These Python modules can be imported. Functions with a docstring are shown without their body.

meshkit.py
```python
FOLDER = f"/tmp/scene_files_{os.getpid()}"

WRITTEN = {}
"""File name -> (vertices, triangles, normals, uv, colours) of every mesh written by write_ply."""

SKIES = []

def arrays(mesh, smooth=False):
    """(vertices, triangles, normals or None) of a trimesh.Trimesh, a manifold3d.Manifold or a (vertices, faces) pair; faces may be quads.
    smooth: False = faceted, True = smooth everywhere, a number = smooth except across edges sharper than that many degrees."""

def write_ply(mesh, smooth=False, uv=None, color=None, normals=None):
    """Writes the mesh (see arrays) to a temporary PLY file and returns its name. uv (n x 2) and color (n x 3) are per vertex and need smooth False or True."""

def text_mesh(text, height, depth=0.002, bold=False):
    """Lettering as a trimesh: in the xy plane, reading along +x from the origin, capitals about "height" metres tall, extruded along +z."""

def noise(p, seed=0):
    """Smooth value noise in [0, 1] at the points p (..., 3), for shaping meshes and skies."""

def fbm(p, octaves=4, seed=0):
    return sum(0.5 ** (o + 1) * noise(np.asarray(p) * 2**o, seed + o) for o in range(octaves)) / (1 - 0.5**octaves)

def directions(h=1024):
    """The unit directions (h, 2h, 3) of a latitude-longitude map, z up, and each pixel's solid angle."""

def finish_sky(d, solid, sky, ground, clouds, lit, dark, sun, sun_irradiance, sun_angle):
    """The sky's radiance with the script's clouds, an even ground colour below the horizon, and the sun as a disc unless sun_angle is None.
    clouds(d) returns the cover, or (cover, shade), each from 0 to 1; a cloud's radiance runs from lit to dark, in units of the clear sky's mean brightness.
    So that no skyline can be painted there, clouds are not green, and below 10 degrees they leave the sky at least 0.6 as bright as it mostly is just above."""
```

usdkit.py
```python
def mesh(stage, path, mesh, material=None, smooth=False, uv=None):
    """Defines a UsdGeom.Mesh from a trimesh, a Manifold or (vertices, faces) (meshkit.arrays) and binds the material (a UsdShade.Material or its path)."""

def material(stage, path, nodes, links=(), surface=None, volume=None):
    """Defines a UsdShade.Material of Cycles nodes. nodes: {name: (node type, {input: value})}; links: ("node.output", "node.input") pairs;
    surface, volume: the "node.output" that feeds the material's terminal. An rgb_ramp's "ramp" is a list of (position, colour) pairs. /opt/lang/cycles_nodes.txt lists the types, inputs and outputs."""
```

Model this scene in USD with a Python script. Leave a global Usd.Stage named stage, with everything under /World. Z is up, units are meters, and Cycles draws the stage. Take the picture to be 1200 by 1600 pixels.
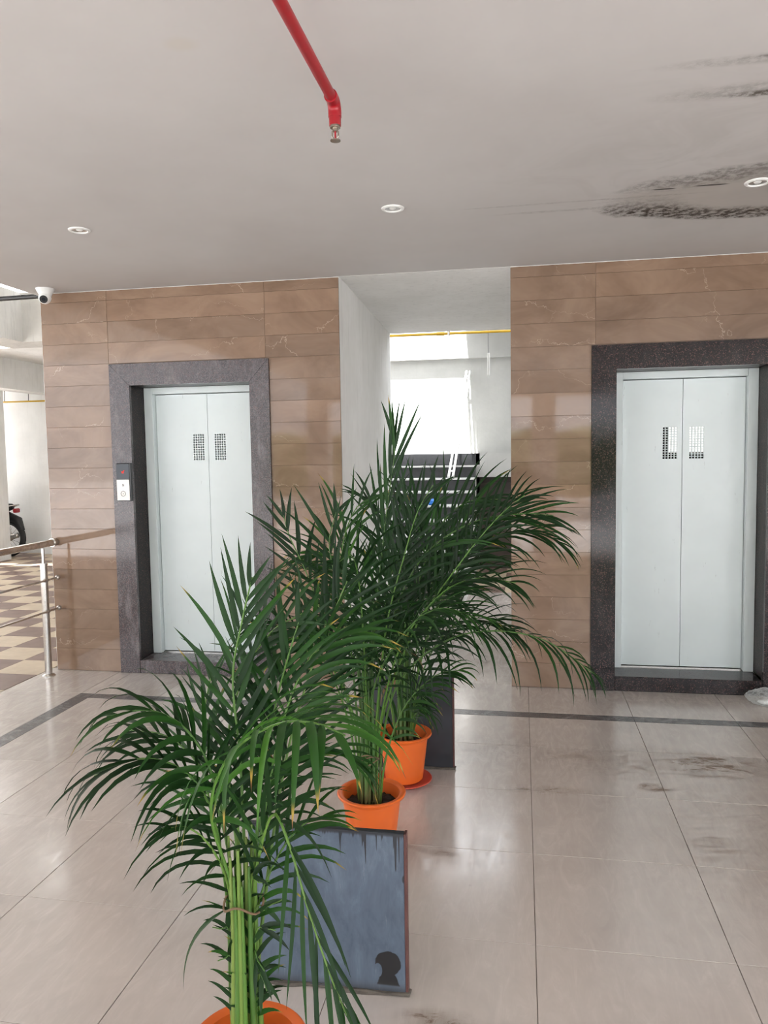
import math, random
import numpy as np
import trimesh
from shapely.geometry import Polygon, box as sbox, Point
from shapely import union_all
from pxr import Usd, UsdGeom, UsdLux, UsdShade, Gf, Sdf, Vt
import usdkit, meshkit

random.seed(7)
rng = np.random.default_rng(7)
stage = Usd.Stage.CreateInMemory()
UsdGeom.SetStageUpAxis(stage, 'Z')
UsdGeom.Xform.Define(stage, '/World')
UsdGeom.Scope.Define(stage, '/World/Looks')

# ------------------------------------------------------------------ camera, sky, sun, exposure
CAM_POS = (0.0, 0.0, 1.6)
R_ = (0.98427267, 0.17596888, -0.01556518)
U_ = (0.0023006, 0.07533426, 0.99715568)
F_ = (-0.17664096, 0.98150889, -0.07374462)
cam = UsdGeom.Camera.Define(stage, '/World/camera')
cam.CreateHorizontalApertureAttr(36.0)
cam.CreateVerticalApertureAttr(48.0)
cam.CreateFocalLengthAttr(36.0 * 1200.107 / 1200.0)
cam.CreateClippingRangeAttr(Gf.Vec2f(0.05, 2000))
m = Gf.Matrix4d(*R_, 0, *U_, 0, *[-a for a in F_], 0, *CAM_POS, 1)
UsdGeom.Xformable(cam).AddTransformOp().Set(m)
EXPOSURE = 0.36
cam.CreateExposureAttr(EXPOSURE)
SUN_TO = np.array([-0.09, -0.33, 1.0])
SUN_TO /= np.linalg.norm(SUN_TO)


class Ref:
    def __init__(s, n, o):
        s.n, s.o = n, o


class Node:
    def __init__(s, name):
        s.__dict__['name'] = name

    def __getattr__(s, o):
        return Ref(s.name, o)


class G:
    def __init__(s):
        s.nodes, s.links = {}, []

    def n(s, kind, **kw):
        name = 'n%d' % len(s.nodes)
        vals = {}
        for k, v in kw.items():
            if isinstance(v, Ref):
                s.links.append((f'{v.n}.{v.o}', f'{name}.{k}'))
            else:
                vals[k] = v
        s.nodes[name] = (kind, vals)
        return Node(name)

    def math(s, op, a, b=0.5, c=0.0, clamp=False):
        return s.n('math', math_type=op, value1=a, value2=b, value3=c, use_clamp=clamp).value

    def pos(s):
        return s.n('geometry').position

    def noise(s, vec, scale, detail=3.0, rough=0.55, dist=0.0):
        return s.n('noise_texture', vector=vec, scale=float(scale), detail=float(detail), roughness=float(rough), distortion=float(dist))

    def ramp(s, fac, stops):
        return s.n('rgb_ramp', fac=fac, ramp=stops).color

    def mix(s, fac, a, b, kind='mix'):
        return s.n('mix_color', blend_type=kind, fac=fac, a=a, b=b).result

    def scale(s, vec, sx, sy, sz):
        return s.n('vector_math', math_type='multiply', vector1=vec, vector2=(sx, sy, sz)).vector

    def bump(s, h, strength, dist):
        return s.n('bump', height=h, strength=float(strength), distance=float(dist)).normal

    def smooth(s, v, a, b, lo=0.0, hi=1.0):
        return s.n('map_range', range_type='smoothstep', value=v, from_min=a, from_max=b, to_min=lo, to_max=hi).result

    def done(s, name, surface):
        return usdkit.material(stage, '/World/Looks/' + name, s.nodes, s.links, surface=f'{surface.n}.{surface.o}')


def simple(name, col, rough=0.5, metal=0.0, spec=0.5, var=0.0, vscale=8.0, bump=0.0, bscale=60.0, rvar=0.0):
    g = G()
    c = col
    kw = {}
    p = g.n('texture_coordinate').object
    if var:
        nz = g.noise(p, vscale, 4)
        c = g.ramp(nz.fac, [(0.25, tuple(x * (1 - var) for x in col)), (0.75, tuple(min(1, x * (1 + var)) for x in col))])
    if bump:
        kw['normal'] = g.bump(g.noise(p, bscale, 3).fac, bump, 0.004)
    r = rough
    if rvar:
        r = g.n('map_range', value=g.noise(p, 5, 4).fac, from_min=0.3, from_max=0.7, to_min=rough - rvar, to_max=rough + rvar, clamp=True).result
    b = g.n('principled_bsdf', base_color=c, roughness=r, metallic=metal, specular_ior_level=spec, **kw)
    return g.done(name, b.BSDF)


# sky dome (clear sky with scattered high cloud) and the sun
dome = UsdLux.DomeLight.Define(stage, '/World/sky_light')
g = G()
sky = g.n('sky_texture', sky_type='hosek_wilkie', sun_direction=tuple(SUN_TO), turbidity=4.0, ground_albedo=0.4, sun_disc=False)
d = g.n('texture_coordinate').generated
cl = g.smooth(g.noise(g.scale(d, 1, 1, 2.2), 2.2, 6, 0.6).fac, 0.20, 0.50)
skyc = g.mix(g.math('multiply', cl, 0.9), sky.color, (3.2, 3.3, 3.45))
bg = g.n('background_shader', color=skyc, strength=1.0)
skymat = g.done('sky_look', bg.background)
UsdShade.MaterialBindingAPI.Apply(dome.GetPrim()).Bind(skymat)
dome.CreateIntensityAttr(1.0)
sun = UsdLux.DistantLight.Define(stage, '/World/sun_light')
sun.CreateAngleAttr(0.6)
sun.CreateIntensityAttr(6.0)
sun.CreateNormalizeAttr(True)
sun.CreateColorAttr(Gf.Vec3f(1.0, 0.985, 0.975))
zz = Gf.Vec3d(*[float(a) for a in SUN_TO])
xx = Gf.Cross(Gf.Vec3d(0, 1, 0), zz).GetNormalized()
yy = Gf.Cross(zz, xx)
UsdGeom.Xformable(sun).AddTransformOp().Set(Gf.Matrix4d(*xx, 0, *yy, 0, *zz, 0, 0, 0, 0, 1))

# ------------------------------------------------------------------ helpers
used = {}


def numbered(parent, name):
    k = (parent, name)
    n = used.get(k, 0)
    used[k] = n + 1
    return f'{parent}/{name}' if n == 0 else f'{parent}/{name}_{n:03d}'


def path(p):
    return '/World' if p is None else (str(p.GetPath()) if hasattr(p, 'GetPath') else str(p))


def meta(prim, label=None, cat=None, group=None, kind=None):
    for k, v in (('label', label), ('category', cat), ('group', group), ('kind', kind)):
        if v:
            prim.SetCustomDataByKey(k, v)
    return prim


def obj(name, mesh, mat, parent=None, smooth=False, uv=None, **kw):
    p = numbered(path(parent), name)
    usdkit.mesh(stage, p, mesh, mat, smooth, uv)
    return meta(stage.GetPrimAtPath(p), **kw)


def thing(name, label, cat, loc=(0, 0, 0), group=None, kind=None):
    p = numbered('/World', name)
    x = UsdGeom.Xform.Define(stage, p)
    x.AddTranslateOp().Set(Gf.Vec3d(*map(float, loc)))
    return meta(x.GetPrim(), label, cat, group, kind)


def cat(ms):
    return trimesh.util.concatenate([x for x in ms])


def bx(x0, x1, y0, y1, z0, z1):
    b = trimesh.creation.box((abs(x1 - x0), abs(y1 - y0), abs(z1 - z0)))
    b.apply_translation(((x0 + x1) / 2, (y0 + y1) / 2, (z0 + z1) / 2))
    return b


def rbx(x0, x1, y0, y1, z0, z1, c=0.002):
    """box with chamfered edges"""
    v = []
    for sx, sy, sz in np.ndindex(2, 2, 2):
        for k in range(3):
            ext = [c, c, c]
            ext[k] = 0
            v.append(((x0 + ext[0]) if not sx else (x1 - ext[0]), (y0 + ext[1]) if not sy else (y1 - ext[1]), (z0 + ext[2]) if not sz else (z1 - ext[2])))
    return trimesh.convex.convex_hull(np.array(v))


def ext_y(poly, y0, y1):
    """polygon in (x, z) extruded from y0 to y1"""
    e = trimesh.creation.extrude_polygon(poly, abs(y1 - y0), engine='earcut')
    v = np.array(e.vertices)
    e.vertices = np.stack([v[:, 0], max(y0, y1) - v[:, 2], v[:, 1]], 1)
    return e


def ext_z(poly, z0, z1):
    e = trimesh.creation.extrude_polygon(poly, z1 - z0, engine='earcut')
    e.apply_translation((0, 0, z0))
    return e


def ext_x(poly, x0, x1):
    """polygon in (y, z) extruded along x"""
    e = trimesh.creation.extrude_polygon(poly, x1 - x0, engine='earcut')
    v = np.array(e.vertices)
    e.vertices = np.stack([x0 + v[:, 2], v[:, 0], v[:, 1]], 1)
    return e


def tube(pts, r, seg=12, cap=True):
    pts = np.asarray(pts, float)
    n = len(pts)
    rr = np.broadcast_to(np.asarray(r, float), (n,))
    t = np.gradient(pts, axis=0)
    t /= np.maximum(np.linalg.norm(t, axis=1, keepdims=True), 1e-9)
    a = np.array([0, 0, 1.0]) if abs(t[0, 2]) < 0.9 else np.array([1.0, 0, 0])
    V = []
    for i in range(n):
        a = a - t[i] * (a @ t[i])
        a /= np.linalg.norm(a)
        b = np.cross(t[i], a)
        ang = np.arange(seg) / seg * 2 * np.pi
        V.append(pts[i] + rr[i] * (np.cos(ang)[:, None] * a + np.sin(ang)[:, None] * b))
    V = np.vstack(V)
    F = []
    for i in range(n - 1):
        for k in range(seg):
            k2 = (k + 1) % seg
            F += [(i * seg + k, i * seg + k2, (i + 1) * seg + k2), (i * seg + k, (i + 1) * seg + k2, (i + 1) * seg + k)]
    if cap:
        V = np.vstack([V, pts[0], pts[-1]])
        c0, c1 = len(V) - 2, len(V) - 1
        for k in range(seg):
            k2 = (k + 1) % seg
            F += [(c0, k2, k), (c1, (n - 1) * seg + k, (n - 1) * seg + k2)]
    return trimesh.Trimesh(V, F, process=False)


def lathe(profile, seg=40):
    """closed profile of (radius, z)"""
    return trimesh.creation.revolve(np.array(profile, float), sections=seg)


def moved(mesh, x=0, y=0, z=0):
    mesh = mesh.copy()
    mesh.apply_translation((x, y, z))
    return mesh


def cyl(p0, p1, r, seg=20):
    return tube([p0, p1], r, seg)


# ------------------------------------------------------------------ materials
def m_ceiling():
    g = G()
    P = g.pos()
    xyz = g.n('separate_xyz', vector=P)
    X, Y = xyz.x, xyz.y
    base = g.ramp(g.noise(P, 0.9, 5, 0.6).fac, [(0.3, (0.505, 0.480, 0.465)), (0.7, (0.565, 0.545, 0.53))])
    # distorted coordinates for the damp patches
    nz = g.noise(P, 3.2, 6, 0.62)
    fine = g.noise(P, 24, 6, 0.7)
    w = g.math('multiply_add', nz.fac, 0.5, -0.25)
    w2 = g.math('multiply_add', g.noise(P, 2.0, 4, 0.6).fac, 0.4, -0.2)

    def ell(cx, cy, rx, ry, wob):
        a = g.math('divide', g.math('subtract', X, cx), rx)
        b = g.math('divide', g.math('subtract', Y, cy), ry)
        return g.math('add', g.math('sqrt', g.math('add', g.math('multiply', a, a), g.math('multiply', b, b))), g.math('multiply', wob, 0.9))
    r = ell(1.2, 4.06, 0.74, 0.36, w)
    inside = g.smooth(r, 1.12, 0.72)
    # wet discoloured inside
    col = g.mix(g.math('multiply', inside, 0.42), base, (0.33, 0.285, 0.235))
    ring = g.math('multiply', g.smooth(r, 0.50, 0.82), g.smooth(r, 1.20, 1.04))
    far_ = g.smooth(Y, 3.95, 4.3)
    near_ = g.math('multiply', g.smooth(Y, 4.0, 3.8), 0.55)
    side = g.math('add', far_, near_)
    speck = g.smooth(fine.fac, 0.40, 0.60)
    dark = g.math('multiply', g.math('multiply', ring, side), g.math('multiply_add', speck, 0.85, 0.25), clamp=True)
    col = g.mix(dark, col, (0.040, 0.028, 0.018))
    for cx, cy, rx, ry in ((0.663, 3.91, 0.055, 0.011), (0.87, 3.90, 0.075, 0.010)):
        col = g.mix(g.math('multiply', g.smooth(ell(cx, cy, rx, ry, g.math('multiply', w2, 1.5)), 1.15, 0.75), 0.85), col, (0.03, 0.025, 0.02))
    # streaks nearer to the camera, on the same side
    for cx, cy, rx, ry, amt in ((0.93, 2.955, 0.24, 0.028, 1.0), (0.96, 2.69, 0.28, 0.018, 0.9), (0.9, 2.93, 0.45, 0.07, 0.35), (0.85, 2.70, 0.4, 0.04, 0.3), (0.55, 4.0, 0.3, 0.016, 0.22), (0.2, 4.13, 0.35, 0.02, 0.25), (0.05, 4.0, 0.4, 0.014, 0.2)):
        s = g.smooth(ell(cx, cy, rx, ry, g.math('multiply', w2, 3.0)), 1.2, 0.5)
        col = g.mix(g.math('multiply', g.math('multiply', s, g.math('multiply_add', speck, 0.7, 0.3)), amt), col, (0.09, 0.075, 0.06))
    # broad grey wash around the patch and one faint yellow spot
    wash = g.math('multiply', g.smooth(ell(1.15, 3.6, 1.5, 1.25, w2), 1.1, 0.3), g.smooth(g.noise(P, 2.6, 5, 0.65, 1.2).fac, 0.42, 0.7))
    col = g.mix(g.math('multiply', wash, 0.30), col, (0.36, 0.34, 0.32))
    spot = g.smooth(ell(-1.0, 2.25, 0.06, 0.05, w2), 1.2, 0.4)
    col = g.mix(g.math('multiply', spot, 0.25), col, (0.52, 0.45, 0.34))
    b = g.n('principled_bsdf', base_color=col, roughness=0.75, specular_ior_level=0.3, normal=g.bump(g.noise(P, 5, 5).fac, 0.25, 0.01))
    return g.done('ceiling_paint', b.BSDF)


def m_floor():
    g = G()
    P = g.pos()
    xyz = g.n('separate_xyz', vector=P)
    X, Y = xyz.x, xyz.y
    rnd = g.n('object_info').random
    base = g.ramp(g.noise(P, 3.0, 6, 0.65, 0.6).fac, [(0.3, (0.485, 0.43, 0.39)), (0.7, (0.55, 0.49, 0.445))])
    base = g.mix(1.0, base, g.ramp(rnd, [(0, (0.95, 0.95, 0.95)), (1, (1, 1, 1))]), 'multiply')
    w = g.math('multiply_add', g.noise(P, 4.0, 6, 0.7).fac, 0.9, -0.45)

    def ell(cx, cy, rx, ry, k=0.9):
        a = g.math('divide', g.math('subtract', X, cx), rx)
        b = g.math('divide', g.math('subtract', Y, cy), ry)
        return g.math('add', g.math('sqrt', g.math('add', g.math('multiply', a, a), g.math('multiply', b, b))), g.math('multiply', w, k))
    fine = g.smooth(g.noise(g.scale(P, 1.0, 2.2, 1), 10, 7, 0.72, 0.8).fac, 0.45, 0.60)
    dirt = None
    for cx, cy, rx, ry, amt in ((0.93, 4.02, 0.34, 0.20, 1.0), (0.62, 3.72, 0.12, 0.07, 0.9), (0.55, 4.02, 0.55, 0.25, 0.5), (0.78, 3.2, 0.12, 0.10, 0.8), (0.12, 3.62, 0.2, 0.05, 0.9), (0.85, 3.25, 0.5, 0.7, 0.3), (1.0, 5.1, 0.7, 0.12, 0.35), (-0.32, 2.97, 0.07, 0.03, 0.55), (-0.25, 2.05, 0.12, 0.06, 0.9), (-0.1, 4.1, 0.3, 0.25, 0.45)):
        s = g.math('multiply', g.smooth(ell(cx, cy, rx, ry), 1.2, 0.3), amt)
        dirt = s if dirt is None else g.math('maximum', dirt, s)
    dirt = g.math('multiply', dirt, g.math('multiply_add', fine, 0.85, 0.30), clamp=True)
    col = g.mix(g.math('multiply', dirt, 0.95), base, (0.14, 0.085, 0.05))
    spk = g.smooth(g.n('voronoi_texture', vector=P, scale=5.0, randomness=1.0).distance, 0.05, 0.025)
    spk = g.math('multiply', spk, g.smooth(g.noise(P, 1.3, 2).fac, 0.56, 0.66))
    col = g.mix(g.math('multiply', spk, 0.6), col, (0.10, 0.075, 0.055))
    smear = g.noise(g.scale(P, 6, 1.5, 1), 3, 6, 0.7, 1.5).fac
    rough = g.math('add', g.n('map_range', value=smear, from_min=0.3, from_max=0.75, to_min=0.10, to_max=0.28, clamp=True).result, g.math('multiply', dirt, 0.4))
    b = g.n('principled_bsdf', base_color=col, roughness=rough, specular_ior_level=1.15, normal=g.bump(g.noise(P, 2.2, 2).fac, 0.05, 0.02))
    return g.done('vitrified_tile', b.BSDF)


def m_marble():
    g = G()
    P = g.pos()
    rnd = g.n('object_info').random
    off = g.n('vector_math', math_type='multiply', vector1=(17.0, 31.0, 23.0), vector2=g.n('combine_xyz', x=rnd, y=rnd, z=rnd).vector).vector
    Q = g.n('vector_math', math_type='add', vector1=P, vector2=off).vector
    base = g.ramp(g.noise(g.scale(Q, 1, 1, 1.6), 2.2, 6, 0.62, 0.8).fac, [(0.25, (0.185, 0.120, 0.082)), (0.5, (0.250, 0.166, 0.116)), (0.78, (0.31, 0.216, 0.156))])
    base = g.mix(1.0, base, g.ramp(rnd, [(0, (0.90, 0.90, 0.90)), (0.5, (1, 0.99, 0.97)), (1, (1.08, 1.05, 1.03))]), 'multiply')
    warp = g.n('vector_math', math_type='add', vector1=Q, vector2=g.n('vector_math', math_type='scale', vector1=g.noise(Q, 3.2, 5, 0.65).color, scale=0.34).vector).vector
    v = g.n('voronoi_texture', vector=g.scale(warp, 1.0, 1.0, 1.6), scale=1.5, feature='distance_to_edge', randomness=1.0).distance
    vein = g.math('multiply', g.smooth(v, 0.007, 0.001), g.smooth(g.noise(Q, 2.2, 3, 0.6).fac, 0.44, 0.62))
    col = g.mix(g.math('multiply', vein, 0.38), base, (0.60, 0.48, 0.38))
    b = g.n('principled_bsdf', base_color=col, roughness=0.045, specular_ior_level=0.55, normal=g.bump(g.noise(P, 5.0, 2).fac, 0.02, 0.006))
    return g.done('brown_marble', b.BSDF)


def m_granite(name, dark=(0.022, 0.018, 0.021), mid=(0.075, 0.062, 0.066), light=(0.20, 0.165, 0.165), rough=0.16, dust=0.35):
    g = G()
    P = g.pos()
    n1 = g.noise(P, 130, 4, 0.7).fac
    n2 = g.n('voronoi_texture', vector=P, scale=230.0, randomness=1.0).color
    n2 = g.n('separate_xyz', vector=n2).x
    col = g.ramp(n1, [(0.32, dark), (0.52, mid), (0.72, light)])
    col = g.mix(g.math('multiply', g.smooth(n2, 0.86, 0.95), 0.55), col, (0.20, 0.10, 0.09))
    dn = g.math('multiply', g.smooth(g.noise(g.scale(P, 3, 3, 1), 2.6, 6, 0.68, 0.4).fac, 0.46, 0.75), dust)
    col = g.mix(dn, col, (0.28, 0.26, 0.26))
    r = g.math('multiply_add', dn, 0.8, rough)
    b = g.n('principled_bsdf', base_color=col, roughness=r, specular_ior_level=0.15 if name.startswith('jamb') else 0.32 if name.startswith('black') else 0.5)
    return g.done(name, b.BSDF)


def m_slab():
    g = G()
    P = g.pos()
    xyz = g.n('separate_xyz', vector=P)
    X, Z = xyz.x, xyz.z
    n1 = g.noise(g.scale(P, 2.5, 2.5, 1.0), 5, 7, 0.7, 0.5).fac
    col = g.ramp(n1, [(0.28, (0.055, 0.075, 0.105)), (0.55, (0.092, 0.122, 0.164)), (0.78, (0.16, 0.20, 0.25))])
    scr = g.smooth(g.noise(g.scale(P, 40, 40, 3), 4, 5, 0.7).fac, 0.62, 0.74)
    col = g.mix(g.math('multiply', scr, 0.35), col, (0.30, 0.32, 0.35))
    # drips from the top edge
    cols = g.noise(g.scale(P, 30, 1, 0.2), 1.5, 3, 0.7).fac
    length = g.math('multiply_add', g.math('multiply', g.smooth(cols, 0.52, 0.72), g.smooth(X, -0.62, -0.5)), 0.11, 0.004)
    drip = g.smooth(g.math('subtract', g.math('subtract', 0.494, Z), length), 0.006, -0.004)
    col = g.mix(g.math('multiply', drip, 0.9), col, (0.018, 0.018, 0.02))
    # scattered black drips on the face
    c2 = g.n('voronoi_texture', vector=g.scale(P, 16, 1, 7), scale=1.0, randomness=1.0).distance
    dd = g.math('multiply', g.smooth(c2, 0.13, 0.09), g.smooth(g.noise(P, 7, 2).fac, 0.52, 0.58))
    col = g.mix(g.math('multiply', dd, 0.9), col, (0.015, 0.015, 0.017))
    # black splash like a keyhole near the lower corner
    a_ = g.math('subtract', X, -0.3935)
    b_ = g.math('subtract', Z, 0.098)
    wob = g.math('multiply_add', g.noise(P, 40, 3).fac, 0.012, -0.006)
    rr = g.math('add', g.math('sqrt', g.math('add', g.math('multiply', a_, a_), g.math('multiply', b_, b_))), wob)
    head = g.smooth(rr, 0.040, 0.037)
    hw = g.math('add', g.math('multiply_add', Z, -0.42, 0.048), wob)
    skirt = g.math('multiply', g.smooth(g.math('subtract', g.math('absolute', a_), hw), 0.002, -0.002), g.smooth(Z, 0.092, 0.086))
    skirt = g.math('multiply', skirt, g.smooth(Z, 0.028, 0.034))
    nick = g.smooth(g.n('vector_math', math_type='distance', vector1=g.scale(P, 1, 0, 0.6), vector2=(-0.424, 0.0, 0.045)).value, 0.012, 0.014)
    col = g.mix(g.math('multiply', g.math('maximum', head, skirt), nick), col, (0.012, 0.012, 0.013))
    # grimy foot
    foot = g.math('multiply', g.smooth(Z, 0.05, 0.0), g.math('multiply_add', n1, 0.8, 0.3), clamp=True)
    col = g.mix(foot, col, (0.035, 0.028, 0.024))
    b = g.n('principled_bsdf', base_color=col, roughness=g.math('multiply_add', n1, 0.35, 0.22), specular_ior_level=0.5)
    return g.done('slate_granite', b.BSDF)


def m_plaster(name, a=(0.70, 0.69, 0.66), b_=(0.80, 0.79, 0.77), streak=0.25):
    g = G()
    P = g.pos()
    col = g.ramp(g.noise(P, 2.2, 6, 0.65).fac, [(0.3, a), (0.7, b_)])
    st = g.smooth(g.noise(g.scale(P, 9, 9, 0.7), 2.0, 5, 0.7).fac, 0.5, 0.78)
    col = g.mix(g.math('multiply', st, streak), col, (0.30, 0.29, 0.27))
    b = g.n('principled_bsdf', base_color=col, roughness=0.8, specular_ior_level=0.3, normal=g.bump(g.noise(P, 18, 5).fac, 0.35, 0.006))
    return g.done(name, b.BSDF)


def m_door():
    g = G()
    P = g.pos()
    col = g.ramp(g.noise(P, 2.0, 5, 0.6).fac, [(0.3, (0.70, 0.765, 0.765)), (0.7, (0.76, 0.825, 0.825))])
    st = g.smooth(g.noise(g.scale(P, 22, 22, 5), 1.6, 4, 0.7).fac, 0.66, 0.74)
    col = g.mix(g.math('multiply', st, 0.35), col, (0.36, 0.38, 0.37))
    b = g.n('principled_bsdf', base_color=col, roughness=0.34, specular_ior_level=0.5, normal=g.bump(g.noise(P, 4, 2).fac, 0.05, 0.01))
    return g.done('door_enamel', b.BSDF)


def m_leaf():
    g = G()
    uv = g.n('uvmap', attribute='st').UV
    s = g.n('separate_xyz', vector=uv)
    tip = g.math('multiply', g.smooth(s.y, 0.78, 0.97), g.math('multiply', g.smooth(s.x, 0.62, 0.78), g.smooth(s.x, 0.93, 0.84)))
    P = g.pos()
    col = g.ramp(s.x, [(0.0, (0.004, 0.015, 0.004)), (0.5, (0.007, 0.030, 0.006)), (0.85, (0.022, 0.080, 0.011)), (1.0, (0.055, 0.155, 0.020))])
    col = g.mix(g.math('multiply', g.smooth(g.noise(P, 9, 3).fac, 0.45, 0.75), 0.35), col, (0.016, 0.052, 0.012))
    col = g.mix(g.smooth(tip, 0.05, 0.6), col, (0.30, 0.20, 0.04))
    col = g.mix(g.smooth(tip, 0.75, 1.0), col, (0.11, 0.045, 0.02))
    p = g.n('principled_bsdf', base_color=col, roughness=0.42, specular_ior_level=0.24)
    t = g.n('translucent_bsdf', color=g.mix(1.0, col, (1.8, 2.0, 1.0), 'multiply'))
    mx = g.n('mix_closure', fac=0.22, closure1=p.BSDF, closure2=t.BSDF)
    return g.done('palm_leaf', mx.closure)


def m_cane():
    g = G()
    uv = g.n('uvmap', attribute='st').UV
    s = g.n('separate_xyz', vector=uv)
    P = g.pos()
    col = g.ramp(s.x, [(0.0, (0.028, 0.080, 0.012)), (0.55, (0.080, 0.180, 0.024)), (1.0, (0.18, 0.25, 0.05))])
    col = g.mix(g.smooth(s.y, 0.22, 0.0), col, (0.13, 0.10, 0.045))
    col = g.mix(g.math('multiply', g.smooth(g.noise(g.scale(P, 30, 30, 3), 2, 4).fac, 0.5, 0.7), 0.5), col, (0.06, 0.15, 0.03))
    b = g.n('principled_bsdf', base_color=col, roughness=0.42)
    return g.done('palm_cane', b.BSDF)


def m_checker_tile(name, c0, c1):
    g = G()
    P = g.pos()
    col = g.ramp(g.noise(P, 6, 6, 0.7).fac, [(0.3, c0), (0.7, c1)])
    b = g.n('principled_bsdf', base_color=col, roughness=0.45)
    return g.done(name, b.BSDF)


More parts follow.
